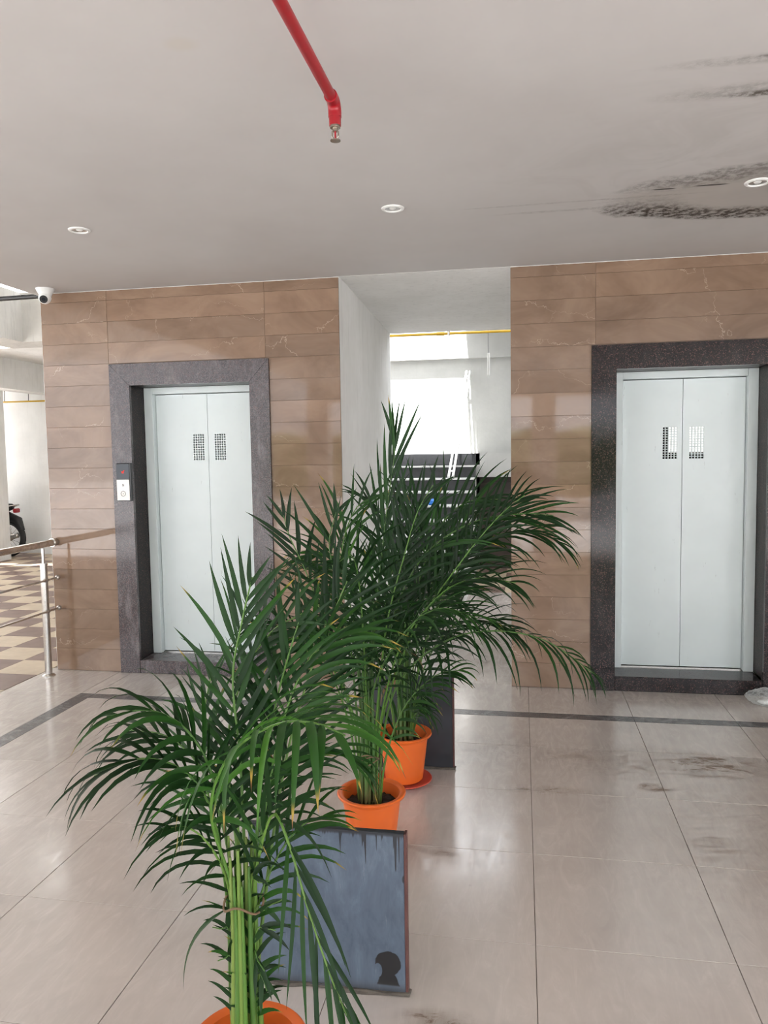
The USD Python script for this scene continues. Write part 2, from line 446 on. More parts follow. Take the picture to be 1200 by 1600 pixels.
M = {
    'ceiling': m_ceiling(), 'tile': m_floor(), 'marble': m_marble(),
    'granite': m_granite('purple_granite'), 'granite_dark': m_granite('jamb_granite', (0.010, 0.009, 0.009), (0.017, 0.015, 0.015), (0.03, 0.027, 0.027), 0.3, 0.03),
    'granite_black': m_granite('black_granite', (0.008, 0.007, 0.008), (0.016, 0.013, 0.014), (0.060, 0.048, 0.048), 0.09, 0.07),
    'strip': m_granite('border_granite', (0.05, 0.048, 0.048), (0.10, 0.097, 0.095), (0.17, 0.16, 0.155), 0.25, 0.25),
    'slab': m_slab(), 'plaster': m_plaster('white_plaster'), 'plaster_out': m_plaster('outdoor_plaster', (0.66, 0.655, 0.635), (0.74, 0.735, 0.715), 0.10),
    'court': m_plaster('court_plaster', (0.40, 0.40, 0.385), (0.47, 0.47, 0.455), 0.12),
    'concrete': m_plaster('stained_concrete', (0.48, 0.46, 0.43), (0.60, 0.58, 0.54), 0.6),
    'door': m_door(), 'leaf': m_leaf(), 'cane': m_cane(),
    'grout': simple('grout', (0.20, 0.165, 0.14), 0.85),
    'joint': simple('marble_joint', (0.20, 0.14, 0.105), 0.8),
    'steel': simple('stainless_steel', (0.62, 0.60, 0.57), 0.22, 1.0, rvar=0.06),
    'chrome': simple('sprinkler_brass', (0.45, 0.40, 0.34), 0.25, 1.0),
    'red': simple('red_paint', (0.30, 0.008, 0.014), 0.35, var=0.1),
    'orange': simple('orange_plastic', (0.68, 0.125, 0.018), 0.38, var=0.08, vscale=5),
    'terracotta': simple('saucer_plastic', (0.62, 0.10, 0.06), 0.4, var=0.06),
    'soil': simple('potting_soil', (0.022, 0.015, 0.011), 0.95, var=0.5, vscale=40, bump=0.8, bscale=60),
    'white_plastic': simple('white_plastic', (0.80, 0.80, 0.78), 0.35),
    'black_plastic': simple('black_plastic', (0.012, 0.012, 0.013), 0.3),
    'black_glass': simple('black_glass', (0.010, 0.014, 0.022), 0.04),
    'panel_white': simple('panel_white', (0.88, 0.84, 0.80), 0.3),
    'grey_mark': simple('grey_print', (0.22, 0.22, 0.22), 0.5),
    'dark': simple('dark_interior', (0.012, 0.012, 0.012), 0.8),
    'yellow': simple('yellow_gas_paint', (0.55, 0.33, 0.02), 0.4, var=0.1),
    'white_paint': simple('white_gloss_paint', (0.82, 0.82, 0.80), 0.35),
    'black_stone': simple('black_step_stone', (0.030, 0.031, 0.034), 0.35, var=0.25, vscale=20),
    'step_top': simple('pale_tread_stone', (0.55, 0.55, 0.54), 0.4),
    'blue': simple('blue_plastic', (0.02, 0.16, 0.55), 0.35),
    'brown_store': simple('brown_store_panel', (0.055, 0.038, 0.032), 0.4, var=0.2),
    'rubber': simple('rubber', (0.015, 0.015, 0.016), 0.7),
    'asphalt': simple('paved_yard', (0.47, 0.465, 0.465), 0.8, var=0.12, vscale=2),
    'hedge': simple('hedge_green', (0.06, 0.11, 0.02), 0.6, var=0.5, vscale=6, bump=1.0, bscale=18),
    'bark': simple('bark', (0.10, 0.07, 0.05), 0.8, var=0.3),
    'twine': simple('dry_twine', (0.16, 0.10, 0.055), 0.8),
    'dry': simple('dry_leaf', (0.16, 0.09, 0.04), 0.7, var=0.3),
}
M['tan_tile'] = m_checker_tile('tan_paver', (0.44, 0.35, 0.25), (0.55, 0.45, 0.33))
M['brown_tile'] = m_checker_tile('brown_paver', (0.15, 0.093, 0.075), (0.21, 0.135, 0.11))
g = G()
e = g.n('emission', color=(1.0, 0.98, 0.94), strength=0.95)
M['car_lamp'] = g.done('lift_car_lamp', e.emission)
g = G()
e = g.n('emission', color=(1.0, 0.05, 0.04), strength=1.2)
M['red_led'] = g.done('red_display', e.emission)
g = G()
p = g.n('principled_bsdf', base_color=(0.85, 0.86, 0.85), roughness=0.18)
t = g.n('transparent_bsdf', color=(0.95, 0.96, 0.95))
fz = g.n('layer_weight', blend=0.35)
fac = g.math('multiply_add', g.smooth(g.noise(g.pos(), 38, 3, 0.6).fac, 0.4, 0.7), 0.22, g.math('multiply_add', fz.facing, 0.42, 0.03), clamp=True)
M['film'] = g.done('clear_bag_film', g.n('mix_closure', fac=fac, closure1=t.BSDF, closure2=p.BSDF).closure)

# ------------------------------------------------------------------ structure: floor
WY = 5.249          # face of the marble wall
CZ = 2.833          # ceiling height
FX0, FX1 = -3.57, 4.2
BACK = -2.2
XL = [-3.57, -2.99, -2.885, -2.41, -1.804, -1.19, -0.575, 0.041, 0.658, 1.242, 1.85, 2.45, 3.05, 3.65, 4.2]
YL = [BACK, -1.62, -1.04, -0.46, 0.12, 0.70, 1.28, 1.857, 2.438, 3.019, 3.598, 4.17, 4.638, 4.731, 5.29, 5.88, 6.47, 7.06, 7.65, 8.24, 8.85]
floor_path = numbered('/World', 'floor')
usdkit.mesh(stage, floor_path, bx(FX0, FX1, BACK, 8.85, -0.25, -0.004), M['grout'])
floor = meta(stage.GetPrimAtPath(floor_path), 'glossy beige tiled lobby floor with a thin black border strip', 'floor', kind='structure')
# shallow rectangles of the floor that are not under walls
rest = []


def solid_at(x, y):
    return y > WY + 0.02 and (x < -1.3 or x > -0.05)


def tile_mesh(x0, x1, y0, y1, gap=0.0011, top=0.0, c=0.0012):
    return rbx(x0 + gap, x1 - gap, y0 + gap, y1 - gap, -0.02, top, c)


for i in range(len(XL) - 1):
    for j in range(len(YL) - 1):
        x0, x1, y0, y1 = XL[i], XL[i + 1], YL[j], YL[j + 1]
        ystrip, xstrip = j == 12, i == 1
        cx, cy = (x0 + x1) / 2, (y0 + y1) / 2
        if solid_at(cx, cy):
            continue
        if ystrip and i >= 1 or xstrip and j <= 12:
            mesh = tile_mesh(x0, x1, y0, y1, 0.0006)
            if cy > 0.2:
                obj('border_strip', mesh, M['strip'], floor)
            else:
                rest.append(mesh)
            continue
        mesh = tile_mesh(x0, x1, y0, y1)
        if cy > 1.2 and cx < 2.6:
            obj('floor_tile', mesh, M['tile'], floor)
        else:
            rest.append(mesh)
obj('floor_tile_field', cat(rest), M['tile'], floor, kind='stuff')

# ceiling
foot = union_all([sbox(FX0, -4.5, FX1, WY + 0.25), Polygon([(-1.26, WY), (-1.32, 7.83), (0.0, 7.83), (0.0, WY)])])
ceil_pts = Polygon([(FX0, BACK), (FX1, BACK), (FX1, 7.83), (-0.03, 7.83), (-0.03, WY + 0.012), (-1.28, WY + 0.012), (-1.36, 7.83), (FX0, 7.83)])
p = numbered('/World', 'ceiling')
usdkit.mesh(stage, p, ext_z(ceil_pts, CZ, CZ + 0.35), M['ceiling'])
meta(stage.GetPrimAtPath(p), 'off-white painted ceiling with a large mouldy damp patch', 'ceiling', kind='structure')


def struct(name, mesh, mat, label, cat_, smooth=False):
    p = numbered('/World', name)
    usdkit.mesh(stage, p, mesh, mat, smooth)
    return meta(stage.GetPrimAtPath(p), label, cat_, kind='structure')


struct('ceiling', ext_z(Polygon([(-1.28, WY + 0.013), (-0.031, WY + 0.013), (-0.031, 7.83), (-1.36, 7.83)]), CZ - 0.001, CZ + 0.35), M['plaster'], 'white plastered ceiling of the passage between the two lifts', 'ceiling')
# drop beam over the open back of the lobby and its columns
struct('beam', bx(FX0, FX1, BACK - 0.25, BACK + 0.05, 2.50, CZ + 0.3), M['plaster'], 'white drop beam over the open rear side of the lobby', 'beam')

# ---------------------------------------------------------------- lift walls
OPEN_L = (-2.815, -1.897)
OPEN_R = (0.609, 1.537)
OZ = 2.135
FR_L = (-2.970, -1.752)
FR_R = (0.453, 1.690)
FZ = 2.292
ROWS = [0.0, 0.019, 0.171, 0.323, 0.475, 0.627, 0.779, 0.931, 1.083, 1.235, 1.387, 1.539, 1.691, 1.843, 1.995, 2.147, 2.299, 2.451, 2.603, 2.755, CZ - 0.008]
ROWS = [0.004] + ROWS[2:]


def lift_wall(name, label, x0, x1, shaft, opening, frame, colsA, colsB):
    front = sbox(x0, 0, x1, CZ - 0.001).difference(sbox(opening[0] - 0.02, -1, opening[1] + 0.02, OZ + 0.02))
    w = cat([ext_y(front, WY + 0.011, 5.56), ext_z(shaft, 0.0, CZ - 0.002)])
    wall = struct(name, w, M['plaster'], label, 'wall')
    for r in range(len(ROWS) - 1):
        z0, z1 = ROWS[r], ROWS[r + 1]
        cols = colsA if z0 >= FZ - 0.01 else colsB
        for a, b in cols:
            gap = 0.0006
            t = rbx(a + gap, b - gap, WY + rng.uniform(-0.0006, 0.0006), WY + 0.012, z0 + gap, z1 - gap, 0.0008)
            obj('wall_tile', t, M['marble'], wall)
    return wall


shaftL = Polygon([(-3.513, 5.56), (-1.243, 5.56), (-1.315, 7.8), (-3.513, 7.8)])
wl = lift_wall('wall_left', 'brown marble tiled wall around the lift with the call panel', -3.513, -1.24, shaftL, OPEN_L, FR_L,
               [(-3.505, -2.976), (-2.976, -1.776), (-1.776, -1.24)], [(-3.505, -2.970), (-1.752, -1.24)])
shaftR = sbox(-0.071, 5.56, 4.2, 7.8)
wr = lift_wall('wall_right', 'brown marble tiled wall around the lift beside the damp ceiling', -0.071, 4.2, shaftR, OPEN_R, FR_R,
               [(-0.071, 0.476), (0.476, 1.676), (1.676, 2.876), (2.876, 4.2)], [(-0.071, 0.453), (1.690, 2.876), (2.876, 4.2)])
# joint backing visible in the tile gaps
obj('wall_backing', ext_y(sbox(-3.505, 0, -1.24, CZ - 0.01).difference(sbox(OPEN_L[0] - 0.02, -1, OPEN_L[1] + 0.02, OZ + 0.02)), WY + 0.006, WY + 0.0115), M['joint'], wl)
obj('wall_backing', ext_y(sbox(-0.071, 0, 4.2, CZ - 0.01).difference(sbox(OPEN_R[0] - 0.02, -1, OPEN_R[1] + 0.02, OZ + 0.02)), WY + 0.006, WY + 0.0115), M['joint'], wr)
# thin plaster skim line between tile and ceiling
struct('wall_side', bx(4.2, 4.4, 1.6, 7.8, 0, CZ + 0.3), M['plaster'], 'plain white wall closing the lobby on its shaded side', 'wall')


def lift(opening, frame, trim_label, door_label, split, posts, grille, lit):
    ox0, ox1 = opening
    fx0, fx1 = frame
    yf = WY - 0.016
    n = 1 if not lit else 2
    tp = f'/World/trim_{n}'
    UsdGeom.Xform.Define(stage, tp)
    t = meta(stage.GetPrimAtPath(tp), trim_label, 'door surround', kind='structure')
    e = 0.0012
    gm = M['granite_black'] if lit else M['granite']
    obj('granite_upright', ext_y(Polygon([(fx0, 0.002), (ox0, 0.002), (ox0, OZ - e), (fx0, FZ - e)]), yf, WY + 0.011), gm, t)
    obj('granite_upright', ext_y(Polygon([(fx1, 0.002), (ox1, 0.002), (ox1, OZ - e), (fx1, FZ - e)]), yf, WY + 0.011), gm, t)
    obj('granite_lintel', ext_y(Polygon([(fx0 + e, FZ), (fx1 - e, FZ), (ox1 - e, OZ), (ox0 + e, OZ)]), yf, WY + 0.011), gm, t)
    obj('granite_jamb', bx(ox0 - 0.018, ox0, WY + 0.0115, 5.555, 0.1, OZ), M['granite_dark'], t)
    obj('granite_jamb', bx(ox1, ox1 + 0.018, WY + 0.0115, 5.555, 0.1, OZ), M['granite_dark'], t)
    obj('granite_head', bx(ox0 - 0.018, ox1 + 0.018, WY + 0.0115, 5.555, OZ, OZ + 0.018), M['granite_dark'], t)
    obj('granite_sill', rbx(ox0 + 0.001, ox1 - 0.001, yf + 0.002, 5.555, 0.002, 0.100, 0.003), gm, t)
    # the door itself
    dp = f'/World/door_{n}'
    UsdGeom.Xform.Define(stage, dp)
    dr = meta(stage.GetPrimAtPath(dp), door_label, 'lift door', kind='structure')
    pl, pr = posts
    yp, yl = 5.45, 5.50
    obj('door_post', rbx(ox0 + 0.001, pl, yp, 5.553, 0.101, OZ - 0.001, 0.002), M['door'], dr)
    obj('door_post', rbx(pr, ox1 - 0.001, yp, 5.553, 0.101, OZ - 0.001, 0.002), M['door'], dr)
    obj('door_header', rbx(pl + 0.0008, pr - 0.0008, yp + 0.004, 5.553, 2.086, OZ - 0.001, 0.002), M['door'], dr)
    obj('threshold', bx(pl, pr, yl - 0.012, 5.553, 0.100, 0.107), M['steel'], dr)
    sx, pitch, hole = grille['pitch'][0], grille['pitch'][1], grille['hole']
    for a, b, gx in ((pl + 0.003, split - 0.0016, grille['x'][0]), (split + 0.0016, pr - 0.003, grille['x'][1])):
        outline = sbox(a, 0.112, b, 2.081)
        holes = []
        for i in range(grille['n'][0]):
            for k in range(grille['n'][1]):
                hx = gx + i * sx
                hz = grille['z0'] + k * pitch
                holes.append(sbox(hx, hz, hx + hole[0], hz + hole[1]))
        leaf = outline.difference(union_all(holes))
        obj('door_leaf', ext_y(leaf, yl, yl + 0.022), M['door'], dr)
    # what is behind the pierced windows
    obj('shaft_panel', bx(ox0 + 0.07, ox1 - 0.07, 5.5535, 5.5595, 0.12, 2.08), M['dark'], dr)
    if lit:
        z0 = grille['z0'] + 3.1 * pitch
        z1 = grille['z0'] + 11.5 * pitch
        for gx, k in ((grille['x'][0], 0), (grille['x'][1], 1)):
            obj('car_light', bx(gx + (0.045 if not k else -0.01), gx + 0.11, 5.541, 5.549, z0 - 0.01, z1 + 0.03), M['car_lamp'], dr, label='lit lift car interior seen through the pierced window')


lift(OPEN_L, FR_L, 'purple-black granite surround of the lift with the call panel', 'pale grey double lift door with dark pierced windows',
     -2.330, (-2.745, -1.915), dict(x=(-2.449, -2.277), z0=1.585, pitch=(0.0182, 0.0182), hole=(0.0125, 0.0125), n=(5, 11)), False)
lift(OPEN_R, FR_R, 'purple-black granite surround of the lift beside the plastic bag', 'pale grey double lift door with bright light behind its pierced windows',
     1.0715, (0.676, 1.472), dict(x=(0.945, 1.117), z0=1.545, pitch=(0.0195, 0.0168), hole=(0.0150, 0.0125), n=(5, 13)), True)

# ------------------------------------------------------------------ courtyard beyond the passage
GY = 11.4
yard = struct('ground', cat([bx(-40, -3.575, -40, 40, -0.3, -0.02), bx(-3.575, 30, 8.855, 40, -0.3, -0.02), bx(-3.575, 30, -40, BACK - 0.005, -0.3, -0.02), bx(4.205, 30, BACK - 0.005, 8.855, -0.3, -0.02)]), M['asphalt'], 'paved yard and driveway around the lobby with brown and tan pavers', 'ground')
S = 0.375
loose = {0: [], 1: []}


def checker(x0, x1, y0, y1, seen):
    nx, ny = int(round((x1 - x0) / S)), int(round((y1 - y0) / S))
    for i in range(nx):
        for j in range(ny):
            a, b = x0 + i * S, y0 + j * S
            k = (int(round(a / S)) + int(round(b / S))) % 2
            t = bx(a + 0.0015, a + S - 0.0015, b + 0.0015, b + S - 0.0015, -0.03, 0.0)
            if seen(a + S / 2, b + S / 2):
                obj('paver', t, M['tan_tile' if k else 'brown_tile'], yard)
            else:
                loose[k].append(t)


def in_strip(x, y):
    return -0.735 * y - 0.5 < x < -0.66 * y + 0.25 and y > 4.2


checker(-9.575, -3.575, 0.6, 12.225, in_strip)
checker(-3.575, 0.925, 8.855, 11.48, lambda x, y: -0.9 < x < 0.1 and y < 11)
obj('paver_field', cat(loose[0]), M['brown_tile'], yard, kind='stuff')
obj('paver_field', cat(loose[1]), M['tan_tile'], yard, kind='stuff')

# sunlit wall of the next block with its beam, stairs and landing
cw = struct('wall_courtyard', cat([bx(-3.53, 5.0, GY, GY + 0.3, 0, 3.46), bx(-3.2, 2.55, GY - 0.09, GY + 0.05, 2.985, 3.47)]), M['court'], 'tall white sunlit wall across the stair court', 'wall')
LZ = 1.605
stair = thing('staircase', 'dark stone staircase with pale treads climbing to a white landing', 'staircase', (0, 0, 0))
SX0, SX1 = -1.85, -0.60
NSTEP = 8
for k in range(NSTEP):
    y0 = 10.02 - 0.28 * k
    z1 = 1.45 - 0.155 * k
    if z1 < 0.05:
        break
    obj('riser', bx(SX0, SX1, y0 + 0.012, y0 + 0.30, max(z1 - 0.155, 0), z1 - 0.022), M['black_stone'], stair)
    obj('tread', rbx(SX0, SX1 + 0.01, y0 - 0.02, y0 + 0.285, z1 - 0.021, z1, 0.003), M['step_top'], stair)
obj('top_riser', bx(SX0, SX1 + 0.05, 10.30, 10.34, 1.455, LZ - 0.001), M['black_stone'], stair)
obj('landing', cat([bx(SX0, SX1, 10.345, GY - 0.002, 1.46, LZ), bx(SX1, 2.59, 10.30, GY - 0.002, 1.29, LZ)]), M['court'], stair)
obj('stair_core', bx(SX0, SX1 - 0.02, 10.345, GY - 0.002, 0.0, 1.455), M['plaster_out'], stair)
obj('stair_stringer', ext_x(Polygon([(7.99, 0.0), (7.99, 0.18), (10.3, 1.44), (10.3, 0.0)]), SX1 - 0.02, SX1 - 0.002), M['plaster_out'], stair)
# overhanging upper landing that shades the wall
struct('roof', ext_x(Polygon([(9.6, 3.15), (9.6, 3.19), (GY - 0.002, 3.51), (GY - 0.002, 3.47)]), -0.80, 2.59), M['plaster_out'], 'sloping upper flight slab over the shaded part of the stair court', 'roof')
struct('wall_tower', cat([bx(-3.57, 4.4, 7.55, 7.83, CZ + 0.351, 9.0), bx(-3.57, 4.4, BACK, 7.55, CZ + 0.351, CZ + 0.5)]), M['plaster_out'], 'white upper storey wall above the passage end', 'wall')
struct('wall_court_end', bx(2.6, 2.9, 7.84, GY, 0, 3.46), M['plaster_out'], 'white end wall of the stair court behind the lift shaft', 'wall')
struct('wall_court_end', bx(-3.53, -3.25, 7.84, GY, 0, 3.46), M['plaster_out'], 'white wall of the stair court beside the driveway', 'wall')
# dark store below the landing
st = thing('storage_cabinet', 'dark brown storage cupboard under the stair landing', 'cupboard', (0, 0, 0))
obj('body', bx(-0.58, 1.2, 10.75, 11.3, 0.0, 1.27), M['brown_store'], st)
for k, a in enumerate((-0.57, -0.13, 0.31, 0.75)):
    dd = obj('door', rbx(a, a + 0.43, 10.725, 10.748, 0.06, 1.2, 0.003), M['brown_store'], st)
    obj('handle', rbx(a + 0.37, a + 0.39, 10.70, 10.724, 0.55, 0.7, 0.003), M['steel'], dd)
# leaning white pole
pole = thing('leaning_pole', 'white painted twin pole leaning from the steps to the sunlit wall', 'pole')
for k, dx in enumerate((0.0, 0.055)):
    obj('pole', cyl((-0.915 + dx, 9.75, 1.31), (-0.79 + dx, 11.36, 2.80), 0.017, 14), M['white_paint'], pole)
for f in (0.05, 0.5, 0.95):
    a = np.array([-0.915, 9.75, 1.31]) * (1 - f) + np.array([-0.79, 11.36, 2.80]) * f
    obj('tie', cyl(a, a + np.array([0.055, 0, 0]), 0.012, 10), M['white_paint'], pole)
obj('packet', rbx(-1.13, -1.0, 9.25, 9.38, 0.986, 1.06, 0.02), M['blue'], None, label='small blue plastic packet lying on the stair tread', cat='packet')
# gas pipe across the court
gp = thing('gas_pipe', 'yellow gas pipe crossing the stair court under the ceiling edge', 'pipe')
obj('pipe', cyl((-1.9, 8.0, 2.838), (0.6, 8.02, 2.838), 0.013, 14), M['yellow'], gp)
obj('coupling', cyl((-0.86, 8.005, 2.838), (-0.78, 8.005, 2.838), 0.018, 14), M['yellow'], gp)
obj('clip', cat([bx(-0.745, -0.725, 7.829, 8.03, 2.852, 2.86), bx(-0.745, -0.725, 7.985, 8.03, 2.815, 2.86)]), M['steel'], gp)
obj('wire', tube([(-0.335, 8.03, 2.86), (-0.336, 8.04, 2.72), (-0.333, 8.04, 2.62)], 0.004, 8), M['grey_mark'], gp)
obj('wire_plug', cyl((-0.333, 8.04, 2.63), (-0.333, 8.04, 2.40), 0.013, 12), M['white_plastic'], gp, label='white plug on a thin hanging wire')

# ------------------------------------------------------------------ driveway side (seen past the end of the tiled wall)
struct('beam', cat([bx(-6.42, -3.54, 9.2, 9.7, 3.15, 3.78), bx(-6.92, -6.42, 5.0, 9.7, 3.15, 3.78)]), M['concrete'], 'rain-streaked concrete edge beam above the driveway', 'beam')
struct('ceiling', bx(-12.0, -3.54, 9.7, 12.6, 3.16, 3.4), M['plaster'], 'grey ceiling slab over the covered driveway', 'ceiling')
struct('beam', bx(-8.0, -7.7, 9.7, 12.0, 2.70, 3.16), M['plaster'], 'deep white beam running into the covered driveway', 'beam')
struct('wall_driveway', cat([bx(-12.0, -3.54, 12.0, 12.3, 0, 3.16), bx(-8.1, -7.0, 11.85, 12.0, 0, 3.16)]), M['plaster_out'], 'cream far wall of the covered driveway', 'wall')
struct('wall_neighbour', bx(-15.4, -15.0, -9.0, 12.6, -0.02, 5.0), M['concrete'], 'grey side wall of the neighbouring block along the driveway', 'wall')
struct('wall_upper', bx(-14, -3.54, 13.2, 13.5, 3.2, 9.0), M['plaster_out'], 'bright white upper wall beyond the driveway beam', 'wall')
struct('column', bx(-8.8, -8.22, 10.74, 11.2, 0, 3.16), M['plaster'], 'white square column standing in the covered driveway', 'column')
struct('roof', bx(-9.5, -3.58, -2.4, 6.5, 3.4, 3.55), M['plaster_out'], 'white canopy slab over the driveway beside the lobby', 'roof')
struct('roof', bx(-9.5, -3.58, 5.6, 9.15, 4.05, 4.2), M['plaster_out'], 'higher white canopy slab over the far part of the driveway', 'roof')
obj('pipe', cyl((-3.52, 7.2, 3.28), (-6.3, 7.2, 3.245), 0.024, 12), M['black_plastic'], None, label='black pipe running from the ceiling edge towards the driveway beam', cat='pipe')
yp = thing('gas_pipe', 'yellow gas pipe fixed along the far driveway wall', 'pipe')
obj('pipe', cyl((-10.0, 11.82, 2.60), (-7.1, 11.82, 2.60), 0.013, 12), M['yellow'], yp)
for x in (-8.65, -8.2):
    obj('drop', cyl((x, 11.82, 2.60), (x, 11.84, 2.95), 0.007, 8), M['grey_mark'], yp)

# ------------------------------------------------------------------ what stands behind the open side (met in the polished tiles)
hm = trimesh.creation.box((11.0, 0.9, 1.55))
for _ in range(6):
    hm = hm.subdivide()
v = np.array(hm.vertices)
v += (np.stack([meshkit.fbm(v * 3.1 + k * 17, 4, k) for k in range(3)], 1) - 0.5) * np.array([0.25, 0.6, 0.7])
hm.vertices = v
obj('hedge', moved(hm, -1.8, -9.2, 1.33), M['hedge'], None, True, label='long clipped green hedge on a low wall facing the open lobby', cat='hedge', kind='stuff')
struct('wall_garden', bx(-7.4, 3.8, -9.7, -8.7, -0.02, 0.36), M['plaster'], 'low white planter wall under the clipped hedge', 'wall')
for x_, y_, lab in ((-6.2, -7.4, 'white outdoor column in front of the clipped hedge'), (-3.4, BACK - 0.1, 'white column carrying the drop beam at the railing end'), (0.35, BACK - 0.1, 'white column carrying the middle of the drop beam'), (4.0, BACK - 0.1, 'white column carrying the drop beam at the plain wall')):
    struct('column', rbx(x_ - 0.19, x_ + 0.19, y_ - 0.14, y_ + 0.14, -0.02 if y_ < -5 else 0.0, 2.499 if y_ > -5 else 3.2, 0.01), M['plaster_out'], lab, 'column')

# motorbike parked behind the driveway column
mb = thing('motorbike', 'black parked motorbike half hidden behind the driveway column', 'motorbike', (-9.03, 11.5, 0.0))


def wheel(x):
    t = trimesh.creation.torus(0.27, 0.048, 40, 14)
    t.apply_transform(trimesh.transformations.rotation_matrix(np.pi / 2, [1, 0, 0]))
    return moved(t, x, 0, 0.318)


for x in (0.56, -0.70):
    w = obj('wheel', wheel(x), M['rubber'], mb, 40)
    obj('hub', cyl((x, -0.05, 0.318), (x, 0.05, 0.318), 0.06, 20), M['steel'], w, 30)
    obj('spokes', cat([cyl((x, 0.02 * (-1) ** k, 0.318), (x + 0.255 * math.cos(k * 0.393), 0, 0.318 + 0.255 * math.sin(k * 0.393)), 0.003, 5) for k in range(16)]), M['steel'], w, kind='stuff')
obj('rear_fender', tube([(0.30, 0, 0.60), (0.55, 0, 0.69), (0.76, 0, 0.60), (0.84, 0, 0.44)], [0.07, 0.085, 0.075, 0.03], 12), M['black_plastic'], mb, True)
obj('seat', tube([(-0.22, 0, 0.78), (0.05, 0, 0.76), (0.40, 0, 0.80), (0.66, 0, 0.84)], [0.05, 0.10, 0.10, 0.05], 14), M['rubber'], mb, True)
obj('tank', moved(lathe([(0, -0.13), (0.10, -0.12), (0.15, -0.02), (0.13, 0.08), (0.06, 0.14), (0, 0.15)], 24), -0.38, 0, 0.80), M['black_glass'], mb, True)
obj('engine', rbx(-0.42, 0.02, -0.11, 0.11, 0.26, 0.62, 0.04), M['black_plastic'], mb)
obj('frame_tube', cat([cyl((-0.45, 0, 0.72), (0.62, 0, 0.72), 0.022, 10), cyl((0.0, 0, 0.40), (0.56, 0.06, 0.32), 0.02, 10), cyl((-0.45, 0, 0.75), (-0.40, 0, 0.45), 0.022, 10)]), M['black_plastic'], mb)
for y in (-0.09, 0.09):
    obj('shock_absorber', cat([cyl((0.56, y, 0.34), (0.44, y, 0.70), 0.014, 10), cyl((0.53, y, 0.43), (0.46, y, 0.64), 0.027, 12)]), M['steel'], mb, 30)
    obj('fork', cyl((-0.70, y * 0.8, 0.32), (-0.52, y * 0.8, 0.98), 0.02, 12), M['steel'], mb, 30)
obj('grab_rail', tube([(0.45, -0.12, 0.80), (0.70, -0.11, 0.86), (0.78, 0, 0.87), (0.70, 0.11, 0.86), (0.45, 0.12, 0.80)], 0.012, 10), M['steel'], mb, True)
obj('tail_lamp', rbx(0.70, 0.76, -0.06, 0.06, 0.74, 0.81, 0.012), M['red'], mb)
obj('exhaust', tube([(-0.2, -0.14, 0.28), (0.3, -0.15, 0.27), (0.5, -0.15, 0.30), (0.85, -0.16, 0.38)], [0.02, 0.025, 0.05, 0.045], 12), M['steel'], mb, True)
obj('handlebar', tube([(-0.40, -0.34, 1.02), (-0.50, -0.15, 1.02), (-0.50, 0.15, 1.02), (-0.40, 0.34, 1.02)], 0.014, 10), M['steel'], mb, True)
obj('headlamp', moved(lathe([(0, -0.05), (0.07, -0.04), (0.09, 0.05), (0, 0.06)], 20), -0.64, 0, 0.92), M['black_glass'], mb, True)
obj('side_stand', cyl((-0.05, -0.08, 0.30), (-0.05, -0.22, 0.008), 0.012, 8), M['steel'], mb)

# ------------------------------------------------------------------ railing
rl = thing('railing', 'stainless steel railing along the open edge of the lobby', 'railing', (-3.47, 5.085, 0))


def cy(p0, p1, r, s=20):
    return cyl(p0, p1, r, s)


obj('post', cat([cy((0, 0, 0.004), (0, 0, 0.83), 0.0255), cy((0, 0, 0.83), (0, 0, 0.845), 0.028), cy((0, 0, 0.845), (0, 0, 0.955), 0.011)]), M['steel'], rl, 30)
obj('base_flange', lathe([(0, 0.0), (0.046, 0.0), (0.046, 0.006), (0.034, 0.016), (0.026, 0.02), (0, 0.02)]), M['steel'], rl, 30)
obj('top_rail', cat([cy((0, 0.115, 0.985), (0, -7.0, 0.985), 0.0255, 28)]), M['steel'], rl, 30)
obj('rail_cap', cat([cy((0, 0.113, 0.985), (0, 0.128, 0.985), 0.033, 28), cy((0, 0.128, 0.985), (0, 0.16, 0.985), 0.028, 28)]), M['steel'], rl, 30)
for z in (0.72, 0.488):
    obj('mid_rail', cy((-0.012 + 0.035, 0.12, z), (-0.012 + 0.035, -7.0, z), 0.0075, 12), M['steel'], rl, 30)
    k = trimesh.creation.icosphere(2, 0.019)
    obj('rail_knob', moved(k, 0.023, 0.13, z), M['steel'], rl, True)
    obj('rail_clamp', cat([cy((0.015, -0.03, z), (0.030, -0.03, z), 0.012, 14), cy((0.0, 0, z), (0.03, 0.0, z), 0.012, 14)]), M['steel'], rl, 30)
for y in (-1.7, -3.4, -5.1, -6.9):
    obj('post', cat([cy((0, y, 0.004), (0, y, 0.83), 0.0205), cy((0, y, 0.83), (0, y, 0.845), 0.023), cy((0, y, 0.845), (0, y, 0.955), 0.011)]), M['steel'], rl, 30)

# ------------------------------------------------------------------ call panel on the granite
cp = thing('call_panel', 'lift call panel with black display and white button plate', 'call panel', (-2.876, WY - 0.016, 1.434))
obj('housing', rbx(-0.052, 0.062, -0.026, 0.0, -0.140, 0.137, 0.003), M['black_plastic'], cp)
obj('display', rbx(-0.050, 0.050, -0.031, -0.0262, 0.018, 0.133, 0.002), M['black_glass'], cp)
led = ext_y(Polygon([(0.012, 0.016), (-0.001, 0.003), (0.006, 0.003), (0.006, -0.002), (-0.011, -0.002), (-0.011, 0.013), (-0.006, 0.013), (-0.006, 0.007), (0.007, 0.020)]), -0.0008, 0.0)
obj('floor_arrow', moved(led, 0.004, -0.0312, 0.066), M['red_led'], cp, label='small glowing red arrow')
pl = obj('button_plate', rbx(-0.050, 0.050, -0.031, -0.0262, -0.136, 0.017, 0.002), M['panel_white'], cp)
t = meshkit.text_mesh('N', 0.017, 0.0006, True)
